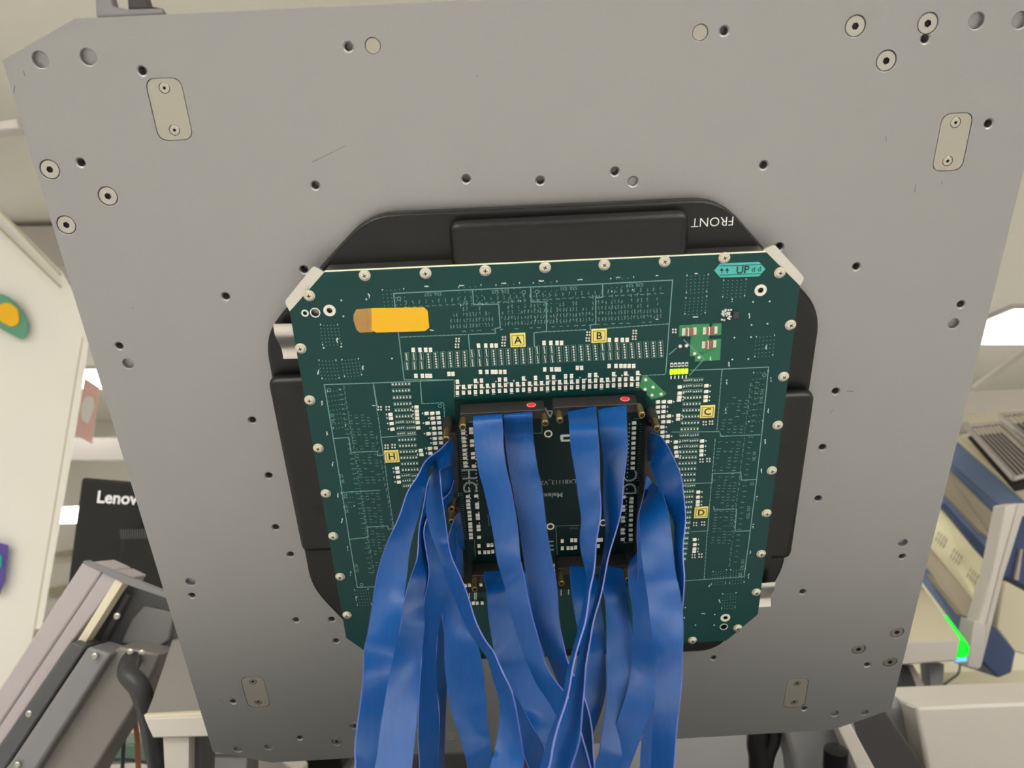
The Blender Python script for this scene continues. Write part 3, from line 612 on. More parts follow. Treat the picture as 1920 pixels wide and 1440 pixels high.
# ------------------------------------------------------------------ plugs and ribbon cables
WR = 0.0254
LOCAL_DOWN = np.array([AX[2], AY[2], AZ[2]])*-1.0
HY = [(700,0.056),(775,0.058),(800,0.066),(850,0.082),(900,0.098),(1000,0.130),(1100,0.165),(1200,0.20),(1300,0.235),(1440,0.28)]
def hdef(py): return float(np.interp(py, [a for a, _ in HY], [b for _, b in HY]))
def camdist(p): return float((np.array([0,0,0])).sum())
CL = np.array([(CAM-ORG)@AX, (CAM-ORG)@AY, (CAM-ORG)@AZ])     # lens in plate coordinates
def ribbon(parent, secs, off=0.0, twist=1, drop=0.30, label=None):
    E = []
    for s in secs:
        (xl, yl), (xr, yr) = s[0], s[1]; h = (s[2] if len(s) > 2 and s[2] is not None else hdef((yl+yr)/2)+off)
        a, b = np.array(L3(xl,yl,h)), np.array(L3(xr,yr,h)); c = (a+b)/2
        sg = s[3] if len(s) > 3 else twist
        dist = np.linalg.norm(b-a); v = c-CL; v /= np.linalg.norm(v)
        if dist < WR*0.985:                  # the strip is turned: one edge comes nearer until the true width is met
            k = min(0.5*math.sqrt(WR*WR-dist*dist), 0.0105)*sg
            ra, rb = a-CL, b-CL; a = CL+ra*(1-k/np.linalg.norm(ra)); b = CL+rb*(1+k/np.linalg.norm(rb))
        elif dist > WR*1.15:
            d = (b-a)*(dist-WR*1.15)/dist/2; a = a+d*0; b = b-d*0
        E.append((a, b))
    if drop:
        a, b = E[-1]; d = (a+b)/2-(E[-2][0]+E[-2][1])/2; d /= np.linalg.norm(d)
        for ln, k in ((0.05,0.0),(0.14,0.25),(0.24,0.55),(0.34,0.8)): q = d*(1-k)+LOCAL_DOWN*k; q = q/np.linalg.norm(q)*ln; E.append((a+q, b+q))
    def spl(P, n):
        out = []; N = len(P)
        for i in range(N-1):
            p0, p1, p2, p3 = P[max(i-1,0)], P[i], P[i+1], P[min(i+2,N-1)]
            for k in range(n):
                t = k/n; out.append(0.5*((2*p1)+(-p0+p2)*t+(2*p0-5*p1+4*p2-p3)*t*t+(-p0+3*p1-3*p2+p3)*t**3))
        out.append(P[-1]); return out
    A, Bq = spl([e[0] for e in E], 7), spl([e[1] for e in E], 7); N = len(A); NU = 10; T = 0.0009
    ph = random.uniform(0,6.28); vs = []; uv = []; fs = []; ms = []
    for i in range(N):
        d = (A[min(i+1,N-1)]+Bq[min(i+1,N-1)])-(A[max(i-1,0)]+Bq[max(i-1,0)]); wv = Bq[i]-A[i]; nrm = np.cross(d, wv); nrm = nrm/(np.linalg.norm(nrm)+1e-12)
        amp = 0.0006*min(1.0, i/14)
        for sd in (1, -1):
            for j in range(NU+1):
                t = j/NU; rp = amp*(math.sin(ph+i*0.33+t*1.1)+0.6*math.sin(ph*2.3+i*0.17-t*2.0)); vs.append(A[i]*(1-t)+Bq[i]*t+nrm*(sd*T/2+rp)); uv.append((t, i/N))
    R = 2*(NU+1)
    for i in range(N-1):
        o, q = i*R, (i+1)*R
        for j in range(NU): fs.append((o+j, o+j+1, q+j+1, q+j)); ms.append(0); k = NU+1+j; fs.append((o+k+1, o+k, q+k, q+k+1)); ms.append(0)
        fs.append((o+NU, o+R-1, q+R-1, q+NU)); ms.append(1); fs.append((o+NU+1, o, q, q+NU+1)); ms.append(1)
    for i in (0, N-1):
        o = i*R
        for j in range(NU): fs.append((o+j, o+NU+1+j, o+NU+2+j, o+j+1)); ms.append(1)
    mb = MB(); mb.v = [tuple(map(float,v)) for v in vs]; mb.f = fs; mb.m = ms
    me = mb.mesh('ribbon', ['blue ribbon','ribbon edge'], 50)
    ul = me.uv_layers.new(name='UVMap')
    for lp in me.loops: ul.data[lp.index].uv = uv[lp.vertex_index]
    o = link('ribbon', me, parent)
    if label: o['label'] = label
    return o
PL = 0.020                                     # plug height above the board
def jack(parent, px, py, ln=0.017, r=0.0030, z=HB+PL-0.003):
    x, y = L(px, py, z)
    o = MB().lathe([(r*0.6,0),(r,0.0004),(r,ln-0.0006),(r-0.0005,ln),(r*0.62,ln),(r*0.62,ln-0.003)], n=18, caps=True).build('jackscrew', ['brass'], parent, smooth=35); o.location = (x,y,z); return o
def plug(lb, q, dot_px=None, jacks=(), sleeve=False):
    e = tag(empty('ribbon_cable_set', MAT), lb, 'ribbon cable', 'blue ribbon cable sets plugged into the board')
    hs = MB().prism(rounded([tuple(p) for p in q], 0.0015, 2), HD, HB+PL).build('plug_housing', ['black connector'], e, bevel=0.0006)
    for j in jacks:
        jack(e, *j)
        if sleeve:
            x, y = L(j[0], j[1], HB+PL-0.003); MB().lathe([(0.0046,0),(0.0046,PL-0.004),(0.0038,PL-0.002)], n=18).build('sleeve', ['black connector'], e, smooth=35).location = (x,y,HB)
    return e, hs
def rectlocal(x0, x1, y0, y1): return [(x0,y0),(x1,y0),(x1,y1),(x0,y1)]
TH = 0.0085
def top_plug(lb, pl, pr, jl, jr, dotpx=None):
    a, b = L(*pl, HB+PL), L(*pr, HB+PL); dx, dy = b[0]-a[0], b[1]-a[1]
    q = [a, b, (b[0],b[1]-TH), (a[0],a[1]-TH)]
    e, hs = plug(lb, q, None, (jl, jr))
    if dotpx:
        z = HB+PL*0.52; x = L(*dotpx, z)[0]; y = (a[1]+b[1])/2+ (x-(a[0]+b[0])/2)*dy/dx
        for r, m, dd in ((0.0040,'red rim',0.0003),(0.0033,'red paint',0.0005)):
            o = MB().lathe([(r,0),(r,dd)], n=24).build('red_dot', [m], hs); o.location = (x,y-0.0001,z); o.rotation_euler = (-math.pi/2,0,0)
        z2 = HB+PL*0.5; mk = MB()
        for t in np.linspace(0.4,0.62,6): mk.box((a[0]+dx*t, a[1]+dy*t+0.0001, z2+0.002*random.uniform(-1,1)), (0.002,0.0003,0.0005))
        mk.build('embossed_mark', ['slot black'], hs)
    return e
A_ = top_plug('pair of blue ribbons in upper plug left of centre, red dot, below label A', (862,776), (1022,768), (869,783), (1020,776), (996,752))
B_ = top_plug('pair of blue ribbons in upper plug right of centre, red dot, below label B', (1037,764), (1197,757), (1047,771), (1197,761), (1172,744))
F_ = top_plug('pair of dark blue ribbons in lower plug left of centre, behind the front ribbons', (884,1080), (1032,1073), (891,1083), (1028,1078))
E_ = top_plug('pair of dark blue ribbons in lower plug right of centre', (1045,1066), (1178,1060), (1050,1072), (1172,1066))
def side_plug(lb, pt, pbm, side, jt, jb):
    a, b = L(*pt, HB+PL), L(*pbm, HB+PL)
    q = [a, (a[0]+TH*side,a[1]), (b[0]+TH*side,b[1]), b]
    return plug(lb, q, None, (jt, jb), True)[0]
H_ = side_plug('blue ribbons from the upper left side plug, sweeping to the left edge of the bundle', (855,812), (860,925), -1, (839,806), (848,934))
G_ = side_plug('blue ribbons from the lower left side plug, crossing under the upper left ones', (861,952), (872,1085), -1, (849,958), (862,1092))
C_ = side_plug('blue ribbons from the upper right side plug, curling down the right edge of the bundle', (1212,800), (1206,905), 1, (1225,786), (1212,912))
D_ = side_plug('dark blue ribbons from the lower right side plug, tucked behind the right edge ribbon', (1204,925), (1192,1060), 1, (1214,918), (1200,1068))
S = lambda *rows: [((r[0],r[1]),(r[2],r[3]),*r[4:]) for r in rows]
Z0 = HB+PL
ribbon(A_, S((887,778,942,775,Z0-0.003),(887,786,942,783,Z0+0.006),(888,806,943,804),(890,835,944,835),(898,880,950,879),(908,920,959,919),(924,1000,972,998),(933,1050,976,1048),(942,1085,981,1082),(952,1120,990,1118),(965,1170,1002,1170),(982,1230,1020,1236),(1003,1275,1040,1272),(1026,1310,1060,1302),(1046,1350,1080,1340),(1062,1400,1096,1392),(1072,1440,1106,1436)), off=0.0, twist=-1)
ribbon(A_, S((945,775,998,772,Z0-0.003),(945,783,998,780,Z0+0.006),(947,820,1000,818),(955,880,1008,878),(962,920,1017,918),(976,1000,1027,999),(982,1050,1034,1049),(991,1100,1044,1098),(1004,1170,1049,1168),(1018,1215,1057,1212),(1036,1255,1069,1247),(1060,1310,1092,1300),(1076,1370,1108,1364),(1084,1440,1116,1440)), off=-0.014, twist=-1)
ribbon(B_, S((1065,766,1118,763,Z0-0.003),(1065,774,1118,771,Z0+0.006),(1068,802,1121,800),(1072,850,1123,848),(1080,900,1125,899),(1086,935,1126,934),(1090,970,1124,970),(1089,1005,1121,1005),(1092,1040,1117,1040),(1098,1080,1112,1080),(1099,1110,1107,1110),(1091,1150,1098,1152),(1082,1190,1090,1192),(1068,1250,1076,1253),(1055,1300,1064,1304),(1040,1350,1050,1355),(1025,1400,1035,1405),(1012,1445,1024,1450)), off=0.03, twist=-1)
ribbon(B_, S((1122,763,1175,760,Z0-0.003),(1122,771,1175,768,Z0+0.006),(1124,802,1176,800),(1130,850,1175,848),(1133,900,1170,899),(1134,950,1165,949),(1135,1000,1154,1000),(1130,1050,1142,1050),(1119,1100,1129,1101),(1107,1150,1116,1152),(1097,1190,1108,1194),(1083,1240,1098,1244),(1070,1300,1097,1301),(1053,1360,1090,1362),(1038,1400,1081,1404),(1022,1445,1070,1445)), off=0.018, twist=-1)
ribbon(E_, S((1068,1062,1115,1060,Z0-0.004),(1068,1072,1115,1070,Z0+0.004),(1073,1120,1124,1116,0.085),(1082,1180,1132,1176,0.11),(1090,1230,1135,1228,0.135),(1096,1290,1134,1292,0.155),(1090,1345,1124,1342,0.175),(1078,1395,1106,1396,0.19),(1070,1440,1100,1440,0.205)), twist=1)
ribbon(E_, S((1126,1060,1171,1057,Z0-0.004),(1126,1070,1171,1067,Z0+0.004),(1132,1110,1174,1108,0.085),(1136,1160,1182,1158,0.105),(1137,1210,1187,1208,0.125),(1137,1270,1188,1266,0.15),(1136,1320,1184,1318,0.17),(1130,1370,1176,1372,0.19),(1122,1410,1168,1412,0.205),(1111,1443,1158,1443,0.22)), twist=1)
ribbon(F_, S((907,1072,956,1070,Z0-0.004),(907,1082,956,1079,Z0+0.004),(913,1110,960,1106,0.08),(917,1164,966,1160,0.10),(928,1226,984,1216,0.125),(943,1256,1002,1252,0.14),(960,1292,1020,1292,0.155),(980,1326,1036,1330,0.17),(999,1362,1052,1370,0.185),(1026,1410,1074,1420,0.20),(1040,1450,1088,1455,0.21)), twist=1)
ribbon(F_, S((966,1070,1012,1067,Z0-0.004),(966,1079,1012,1076,Z0+0.004),(972,1130,1018,1128,0.075),(975,1190,1024,1188,0.09),(968,1250,1018,1250,0.105),(962,1300,1012,1305,0.12),(965,1350,1016,1352,0.135),(976,1400,1020,1404,0.15),(992,1440,1030,1445,0.16)), twist=1)
# right-hand bundle
ribbon(C_, S((1217,812,1215,868,Z0-0.003),(1224,812,1219,864,Z0+0.006),(1240,820,1220,866,0.075),(1258,845,1223,880,0.088),(1269,872,1230,900,0.098),(1277,900,1238,925,0.108),(1283,930,1250,950,0.118),(1285,965,1262,980,0.128),(1284,1000,1266,1010,0.14),(1282,1045,1266,1050,0.155),(1281,1085,1268,1090,0.17),(1280,1140,1262,1140,0.185),(1278,1200,1250,1200,0.2),(1274,1300,1240,1300,0.235),(1262,1440,1232,1440,0.27)), twist=1)
ribbon(D_, S((1206,935,1202,985,Z0-0.003),(1222,908,1204,950,0.07),(1236,915,1204,945,0.09),(1246,938,1201,962,0.112),(1255,968,1200,985,0.13),(1261,1020,1202,1028,0.15),(1266,1068,1208,1074,0.168),(1274,1105,1214,1112,0.183),(1280,1150,1219,1154,0.198),(1281,1200,1226,1200,0.213),(1280,1240,1230,1240,0.225),(1276,1300,1230,1300,0.243),(1270,1370,1226,1368,0.262),(1262,1445,1219,1445,0.28)), twist=1)
ribbon(D_, S((1200,990,1196,1050,Z0-0.003),(1214,1000,1192,1040,0.068),(1224,1040,1180,1062,0.085),(1228,1090,1178,1098,0.1),(1232,1150,1186,1150,0.118),(1234,1200,1186,1206,0.135),(1232,1250,1184,1250,0.15),(1228,1300,1176,1296,0.168),(1212,1355,1158,1350,0.185),(1192,1410,1138,1405,0.2),(1178,1445,1122,1440,0.21)), off=-0.03, twist=1)
ribbon(C_, S((1215,870,1210,902,Z0-0.003),(1222,905,1206,930,0.062),(1230,980,1196,985,0.075),(1236,1080,1196,1085,0.09),(1238,1180,1196,1185,0.105),(1236,1260,1194,1265,0.12),(1232,1340,1204,1345,0.135),(1230,1400,1203,1400,0.15),(1226,1445,1200,1445,0.16)), twist=-1)
# left-hand bundle
ribbon(H_, S((848,820,850,868,Z0-0.003),(842,826,842,866,Z0+0.006),(828,838,826,866,0.072),(812,852,808,874,0.085),(797,869,800,890,0.098),(782,893,798,906,0.108),(766,920,797,922,0.116),(750,963,784,966,0.13),(724,1020,770,1018,0.148),(708,1078,762,1084,0.17),(697,1140,755,1134,0.188),(689,1190,748,1190,0.203),(683,1220,739,1224,0.212),(679,1275,727,1272,0.23),(672,1348,716,1346,0.25),(667,1410,706,1408,0.268),(664,1450,700,1450,0.28)), twist=1)
ribbon(H_, S((851,876,853,924,Z0-0.003),(842,874,846,926,0.064),(824,874,834,930,0.070),(804,900,824,938,0.078),(794,942,814,962,0.085),(788,985,806,985,0.093),(784,1040,803,1040,0.112),(768,1085,805,1082,0.135),(756,1135,796,1132,0.155),(750,1177,794,1172,0.17),(738,1222,791,1221,0.185),(728,1266,788,1264,0.2),(719,1324,784,1322,0.22),(711,1376,779,1372,0.238),(701,1445,772,1445,0.26)), twist=1)
ribbon(G_, S((851,826,853,874,Z0-0.002),(841,832,844,874,0.064),(828,848,831,878,0.075),(815,870,824,884,0.086),(805,900,827,902,0.096),(800,950,832,952,0.108),(808,1000,838,1012,0.124),(822,1036,846,1040,0.138),(836,1080,864,1082,0.155),(852,1125,880,1126,0.17),(870,1165,894,1166,0.184),(894,1204,910,1204,0.198),(914,1236,928,1228,0.208),(927,1273,946,1264,0.22),(934,1305,960,1300,0.23),(935,1357,973,1355,0.245),(930,1404,979,1400,0.258),(918,1445,979,1445,0.27)), twist=-1)
ribbon(G_, S((862,960,868,1010,Z0-0.003),(850,975,856,1005,0.066),(838,1020,856,1030,0.08),(826,1065,850,1078,0.095),(826,1110,868,1118,0.11),(830,1160,880,1162,0.125),(833,1200,892,1196,0.138),(834,1250,904,1244,0.152),(840,1300,910,1296,0.166),(848,1340,913,1336,0.178),(862,1378,917,1376,0.19),(870,1410,920,1408,0.2),(877,1445,924,1445,0.208)), twist=1)
ribbon(G_, S((867,985,871,1030,Z0-0.003),(857,985,865,1032,0.060),(847,1000,867,1040,0.066),(839,1030,867,1062,0.071),(832,1070,864,1090,0.076),(824,1120,850,1126,0.083),(820,1200,846,1200,0.09),(818,1280,838,1280,0.10),(822,1340,835,1340,0.11),(820,1445,833,1445,0.125)), twist=1)
ribbon(H_, S((851,900,852,924,Z0-0.004),(842,925,846,945,0.064),(812,952,824,958,0.08),(797,990,815,990,0.094),(799,1035,827,1035,0.108),(803,1080,838,1078,0.124),(796,1130,832,1126,0.14),(791,1190,818,1190,0.155),(790,1250,818,1250,0.17),(786,1320,821,1320,0.19),(782,1376,823,1376,0.205),(787,1445,822,1445,0.22)), twist=1)

# ------------------------------------------------------------------ surroundings, left
cab = tag(empty('tall_cabinet', loc=tuple(at(60,900,2.3))), 'tall cream white cabinet standing at the left edge', 'cabinet')
solid('cabinet_body', [(-260,170),(0,392),(118,512),(165,600),(150,745),(102,960),(52,1250),(-40,1700),(-260,1700)], 2.3, 0.5, 'wall paint', cab, push=(-0.6,0.8,0))
solid('side_trim', [(155,632),(168,632),(150,760),(118,950),(78,1180),(64,1180),(102,960)], 2.28, 0.015, 'wall paint', cab, push=(-0.6,0.8,0))
solid('seam', [(154,632),(156,632),(62,1200),(60,1200)], 2.279, 0.01, 'groove', cab)
for y0 in (0, 34): solid('panel_groove', [(-20,372+y0),(0,392+y0),(112,512+y0*0.7),(110,514+y0*0.7),(-2,396+y0),(-22,376+y0)], 2.279, 0.01, 'groove', cab)
st = tag(empty('round_sticker', loc=tuple(at(20,600,2.27))), 'blurred green sticker with a yellow middle on the cream cabinet', 'sticker')
solid('backing', rounded([(-30,548),(12,552),(40,578),(54,612),(45,640),(-30,600)], 14), 2.275, 0.003, 'leaf green', st); solid('yellow_centre', rounded([(-6,572),(16,566),(34,580),(36,606),(22,614),(-4,600)], 9), 2.270, 0.004, 'sun yellow', st)
sh = tag(empty('notice_sheet', loc=tuple(at(165,770,2.6))), 'blurred red and white notice sheet hanging beside the cabinet', 'notice')
solid('sheet', [(158,708),(186,726),(172,832),(142,815)], 2.6, 0.004, 'pale red', sh); solid('white_patch', rounded([(162,742),(174,744),(177,765),(164,796),(152,785),(152,760)], 6), 2.595, 0.004, 'paper', sh)
po = tag(empty('poster', loc=tuple(at(2,1065,2.27))), 'small purple and teal poster at the left edge of the cabinet', 'poster')
solid('print', [(-30,1010),(15,1022),(8,1090),(-2,1115),(-30,1110)], 2.272, 0.003, 'poster purple', po); solid('teal_spot', rounded([(-30,1035),(4,1040),(2,1068),(-30,1060)], 8), 2.268, 0.003, 'poster teal', po)
tag(solid('wall_lamp', [(114,952),(146,950),(144,980),(110,981)], 6.0, 0.05, 'panel light'), 'small bright lamp box showing left of the black monitor', 'lamp')
for q, lb in (([(100,1036),(132,1030),(131,1042),(100,1046)], 'upper cream shelf bracket left of the monitor'), ([(92,1102),(122,1096),(120,1112),(90,1118)], 'lower cream shelf bracket left of the monitor')):
    tag(solid('shelf_bracket', q, 10.55, 0.16, 'groove'), lb, 'bracket', 'cream shelf brackets')
mo = tag(empty('monitor', loc=tuple(at(260,1000,1.55))), 'black computer monitor seen from behind with white lettering, left of the plate', 'monitor')
solid('back_cover', [(152,895),(246,903),(420,916),(420,1180),(112,1180),(127,1085)], 1.55, 0.035, 'monitor plastic', mo, bevel=0.006)
solid('rear_hump', [(222,990),(274,992),(400,1000),(400,1180),(216,1180)], 1.50, 0.06, 'monitor plastic', mo, bevel=0.012)
for k in range(12): solid('vent_rib', [(225+k*4.4,992),(227.4+k*4.4,992),(229+k*4.4,1010),(226.6+k*4.4,1010)], 1.497, 0.01, 'machine dark', mo)
solid('stand', [(318,1150),(348,1150),(348,2262),(318,2262)], 1.62, 0.06, 'monitor plastic', mo)
lt = link('lettering', text_mesh('Lenovo', 0.0335, 'white ink', 0, center=False, bold=0.0009), mo); p = at(180,942,1.545); lt.location = tuple(p-np.array(mo.location)); lt.rotation_euler = (math.pi/2+0.02, math.radians(3.0), 0)
# slanting arm
ar = tag(empty('machine_arm', loc=tuple(at(120,1250,1.15))), 'slanting grey sheet-metal machine arm at the lower left', 'machine arm')
solid('outer_cover', [(154,1054),(192,1071),(0,1358),(-150,1590),(-150,1510),(0,1290)], 1.12, 0.09, 'machine lilac', ar, 0.003)
solid('inner_cover', [(193,1072),(222,1086),(133,1205),(0,1400),(-150,1630),(-150,1592),(0,1360)], 1.122, 0.09, 'machine lilac', ar, 0.002)
solid('highlight_strip', [(217,1086),(231,1092),(158,1207),(145,1202)], 1.121, 0.02, 'machine cream', ar)  # highlight along the cover, painted as a cream strip
solid('end_plate', [(154,1053),(160,1051),(330,1118),(332,1128),(232,1094),(192,1073)], 1.118, 0.012, 'machine grey', ar)
solid('recess_panel', [(230,1093),(330,1128),(345,1215),(300,1225),(222,1210),(206,1226),(158,1208)], 1.17, 0.04, 'machine dark', ar)
solid('recess_box', [(268,1136),(325,1148),(318,1200),(290,1218),(225,1206),(246,1160)], 1.165, 0.03, 'machine grey', ar, 0.003)
solid('rail', [(233,1112),(242,1118),(196,1205),(185,1202)], 1.155, 0.02, 'machine dark', ar, 0.002)
solid('front_cover', [(133,1203),(160,1213),(20,1425),(-60,1560),(-150,1640),(-150,1600),(0,1398)], 1.10, 0.05, 'machine dark', ar, 0.003)
solid('lower_channel', [(164,1213),(208,1226),(70,1440),(0,1560),(-90,1560),(20,1428)], 1.09, 0.06, 'machine grey', ar, 0.004)
solid('side_plate', [(208,1226),(222,1212),(300,1226),(288,1262),(262,1310),(180,1440),(120,1560),(0,1560),(75,1440)], 1.11, 0.06, 'machine brown grey', ar, 0.004)
solid('cable_slot', [(240,1230),(258,1230),(250,1252),(232,1250)], 1.108, 0.01, 'slot black', ar)
for px, py in ((245,1222),(266,1224),(55,1338),(33,1434),(178,1230),(220,1155)):
    o = MB().lathe([(0.0045,0),(0.0045,0.002),(0.003,0.003)], n=16).build('screw', ['steel screw'], ar, smooth=35); o.location = tuple(at(px,py,1.086)-np.array(ar.location)); o.rotation_euler = (math.pi/2,0,0)
tag(tube('sleeved_cable', [at(246,1238,1.10),at(240,1262,1.06),at(262,1290,1.05),at(278,1340,1.06),at(290,1400,1.07),at(300,1460,1.08),at(305,1560,1.09)], 0.014, 'cable sleeve'), 'thick black sleeved cable looping out of the slanting arm', 'cable')
# bracket behind the plate
bk = tag(empty('support_bracket', loc=tuple(at(340,1340,1.02))), 'cream grey support bracket behind the lower left of the plate', 'bracket')
solid('face', [(322,1200),(420,1190),(440,1345),(272,1342),(290,1300)], [1.10,1.08,1.0,1.0,1.05], 0.05, 'machine brown grey', bk, 0.002)
solid('bevel_edge', [(270,1340),(440,1333),(440,1340),(272,1348)], 0.995, 0.05, 'machine cream', bk)
solid('front_lip', [(270,1347),(440,1340),(440,1380),(286,1384)], 0.99, 0.06, 'machine white', bk, 0.002)
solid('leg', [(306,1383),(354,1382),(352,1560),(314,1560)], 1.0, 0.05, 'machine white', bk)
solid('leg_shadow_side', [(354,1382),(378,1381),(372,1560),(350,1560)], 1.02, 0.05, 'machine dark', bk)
bx = tag(empty('electronics_box', loc=tuple(at(225,1410,1.5))), 'small green-grey electronics box under the slanting arm', 'box')
solid('box_front', [(188,1400),(272,1394),(276,1430),(186,1436)], 1.5, 0.1, 'pcb box', bx, 0.004); solid('box_end', [(172,1420),(188,1400),(188,1436),(168,1440)], 1.5, 0.1, 'slot black', bx)
tag(tube('thin_cable', [at(160,1436,1.45),at(215,1424,1.44),at(262,1428,1.44),at(300,1440,1.44),at(320,1480,1.45)], 0.003, 'black rubber'), 'thin black cable running below the green-grey box', 'cable')
pk = tag(empty('indicator_window', loc=tuple(at(300,1270,1.6))), 'pink lit indicator window between the arm and the bracket', 'indicator')
solid('white_frame', [(284,1246),(316,1242),(316,1250),(280,1330),(262,1300)], 1.62, 0.03, 'machine white', pk); solid('pink_lens', [(296,1254),(318,1246),(312,1290),(288,1330),(284,1300)], 1.61, 0.02, 'pink glow', pk)
solid('black_bar', [(292,1252),(298,1256),(276,1276),(272,1272)], 1.6, 0.01, 'slot black', pk)
# things low behind the plate
tag(solid('keyboard_tray', [(180,1300),(262,1290),(330,1395),(330,1960),(120,1960),(150,1402)], 2.0, 0.2, 'machine white', None, 0.004), 'pale keyboard tray seen in the gap below the slanting arm', 'cabinet')  # keyboard tray, its outline carried down to the floor
tag(tube('rust_cable', [at(238,1262,1.16),at(247,1310,1.2),at(252,1345,1.2),at(258,1395,1.22),at(260,1480,1.22)], 0.004, 'cable rust'), 'rust-coloured cable hanging in the gap below the arm', 'cable')
tag(tube('grey_hose', [at(230,1262,1.16),at(234,1312,1.2),at(238,1350,1.2),at(232,1395,1.22),at(228,1480,1.22)], 0.003, 'machine dark'), 'dark grey hose hanging beside the rust-coloured cable', 'hose')
tag(solid('white_pedestal', [(370,1400),(470,1398),(462,1560),(350,1560)], 1.5, 0.3, 'machine white', None, 0.01), 'white pedestal under the lower left plate corner', 'pedestal')
tag(solid('grey_post', [(462,1415),(486,1418),(482,1560),(452,1560)], 1.3, 0.06, 'machine grey', None, 0.003), 'grey post under the lower left plate corner', 'post')
tag(solid('white_cover', [(484,1415),(520,1420),(560,1450),(560,1560),(480,1560)], 1.25, 0.06, 'machine white', None, 0.003), 'white cover below the plate beside the grey post', 'cover')
tag(solid('dark_module', [(520,1400),(640,1398),(640,1560),(545,1560)], 1.4, 0.2, 'slot black', None, 0.004), 'black module below the plate left of the cables', 'module')
tag(solid('blue_screen', [(640,1400),(700,1398),(700,1560),(636,1560)], 1.6, 0.03, 'cyan screen', None, 0.004), 'pale blue lit screen below the plate left of the cables', 'screen')
tag(solid('dark_housing', [(770,1405),(950,1400),(1010,1420),(1010,1560),(770,1560)], 1.25, 0.25, 'shadow grey', None, 0.01), 'dark housing below the plate behind the cables', 'housing')
tag(solid('white_table', [(950,1408),(1300,1385),(1420,1380),(1420,1560),(950,1560)], 2.0, 0.4, 'machine white', None, 0.01), 'white table top seen below the plate right of the cables', 'table')
tag(solid('blue_panel', [(1385,1370),(1432,1368),(1440,1560),(1400,1560)], 1.7, 0.03, 'instrument blue', None, 0.003), 'light blue panel edge left of the black cable bunch', 'cabinet')  # thin light blue panel
for pts, r, lb in (([(1424,1360),(1420,1395),(1424,1430),(1420,1520)], 0.017, 'thick black hose at the left of the cable bunch'), ([(1450,1355),(1448,1390),(1436,1425),(1425,1520)], 0.013, 'black hose at the right of the cable bunch'), ([(1435,1360),(1428,1400),(1412,1440),(1400,1520)], 0.006, 'thin black cable in the middle of the cable bunch')):
    tag(tube('black_cable', [at(x,y,1.25) for x, y in pts], r, 'black rubber'), lb, 'cable', 'black cables under the plate')

# ------------------------------------------------------------------ surroundings, right
mc = tag(empty('prober_machine', loc=tuple(at(1800,1400,1.35))), 'large pale grey machine housing at the lower right corner', 'machine')
solid('front_panel', [(1718,1326),(2300,1302),(2300,1700),(1790,1700),(1738,1440)], 1.25, 0.15, 'machine white', mc, 0.006)
solid('top_ledge', [(1676,1299),(2300,1266),(2300,1304),(1712,1328)], [1.45,1.45,1.252,1.252], 0.02, 'machine white', mc, 0.002)
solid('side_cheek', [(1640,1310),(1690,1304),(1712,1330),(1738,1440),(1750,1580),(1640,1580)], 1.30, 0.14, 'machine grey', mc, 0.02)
_o = np.array(mc.location); MB().box((0.35-_o[0],1.25-_o[1],0.45-_o[2]),(1.9,1.0,0.9)).build('unseen_base',['machine dark'],mc,bevel=0.01)  # unseen base, added to block floor bounce and darken the plate's lower part
gl = tag(empty('linkage_arm', loc=tuple(at(1600,1400,1.2))), 'grey linkage arms under the lower right corner of the plate', 'machine arm')
solid('grey_arm', [(1470,1360),(1600,1340),(1625,1440),(1660,1560),(1500,1560),(1490,1440)], 1.22, 0.06, 'machine grey', gl, 0.008)
solid('pale_strip', [(1568,1358),(1592,1352),(1640,1440),(1690,1560),(1660,1560),(1606,1440)], 1.19, 0.05, 'machine white', gl, 0.002)
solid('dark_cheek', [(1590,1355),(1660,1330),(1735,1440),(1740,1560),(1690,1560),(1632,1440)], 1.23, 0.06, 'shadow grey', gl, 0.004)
o = MB().lathe([(0.018,0),(0.018,0.03),(0.014,0.032)], n=28).build('knob', ['black plastic'], gl, smooth=35); o.location = tuple(at(1566,1440,1.17)-np.array(gl.location)); o.rotation_euler = (0.3,0,0)
wb = tag(empty('white_box', loc=tuple(at(1745,1190,1.7))), 'pale box right of the plate with a green lit side', 'box')
solid('top', [(1725,1090),(1730,1098),(1801,1200),(1650,1208),(1660,1090)], [2.1,2.1,1.7,1.7,2.1], 0.02, 'instrument beige', wb)
solid('front', [(1650,1207),(1801,1199),(1793,1240),(1650,1250)], 1.7, 0.25, 'machine white', wb, 0.004)
solid('green_side', [(1802,1200),(1812,1206),(1818,1212),(1816,1230),(1796,1236)], 1.71, 0.02, 'green lamp', wb)
solid('green_edge', [(1772,1155),(1776,1154),(1816,1208),(1801,1200)], [1.86,1.86,1.72,1.72], 0.02, 'green lamp', wb)
solid('blue_rim', [(1796,1235),(1814,1233),(1813,1240),(1793,1242)], 1.705, 0.02, 'cyan screen', wb)
tag(solid('wall_beam', [(1780,736),(2500,700),(2500,752),(1780,780)], 3.4, 0.15, 'beam paint'), 'wide pale grey beam just above the mesh trays', 'beam', 'pale beams under the ceiling')
tag(solid('ceiling_brace', [(1828,724),(1930,648),(1934,656),(1838,728)], 4.4, 0.05, 'beam paint'), 'thin diagonal brace below the bright right light panel', 'brace')
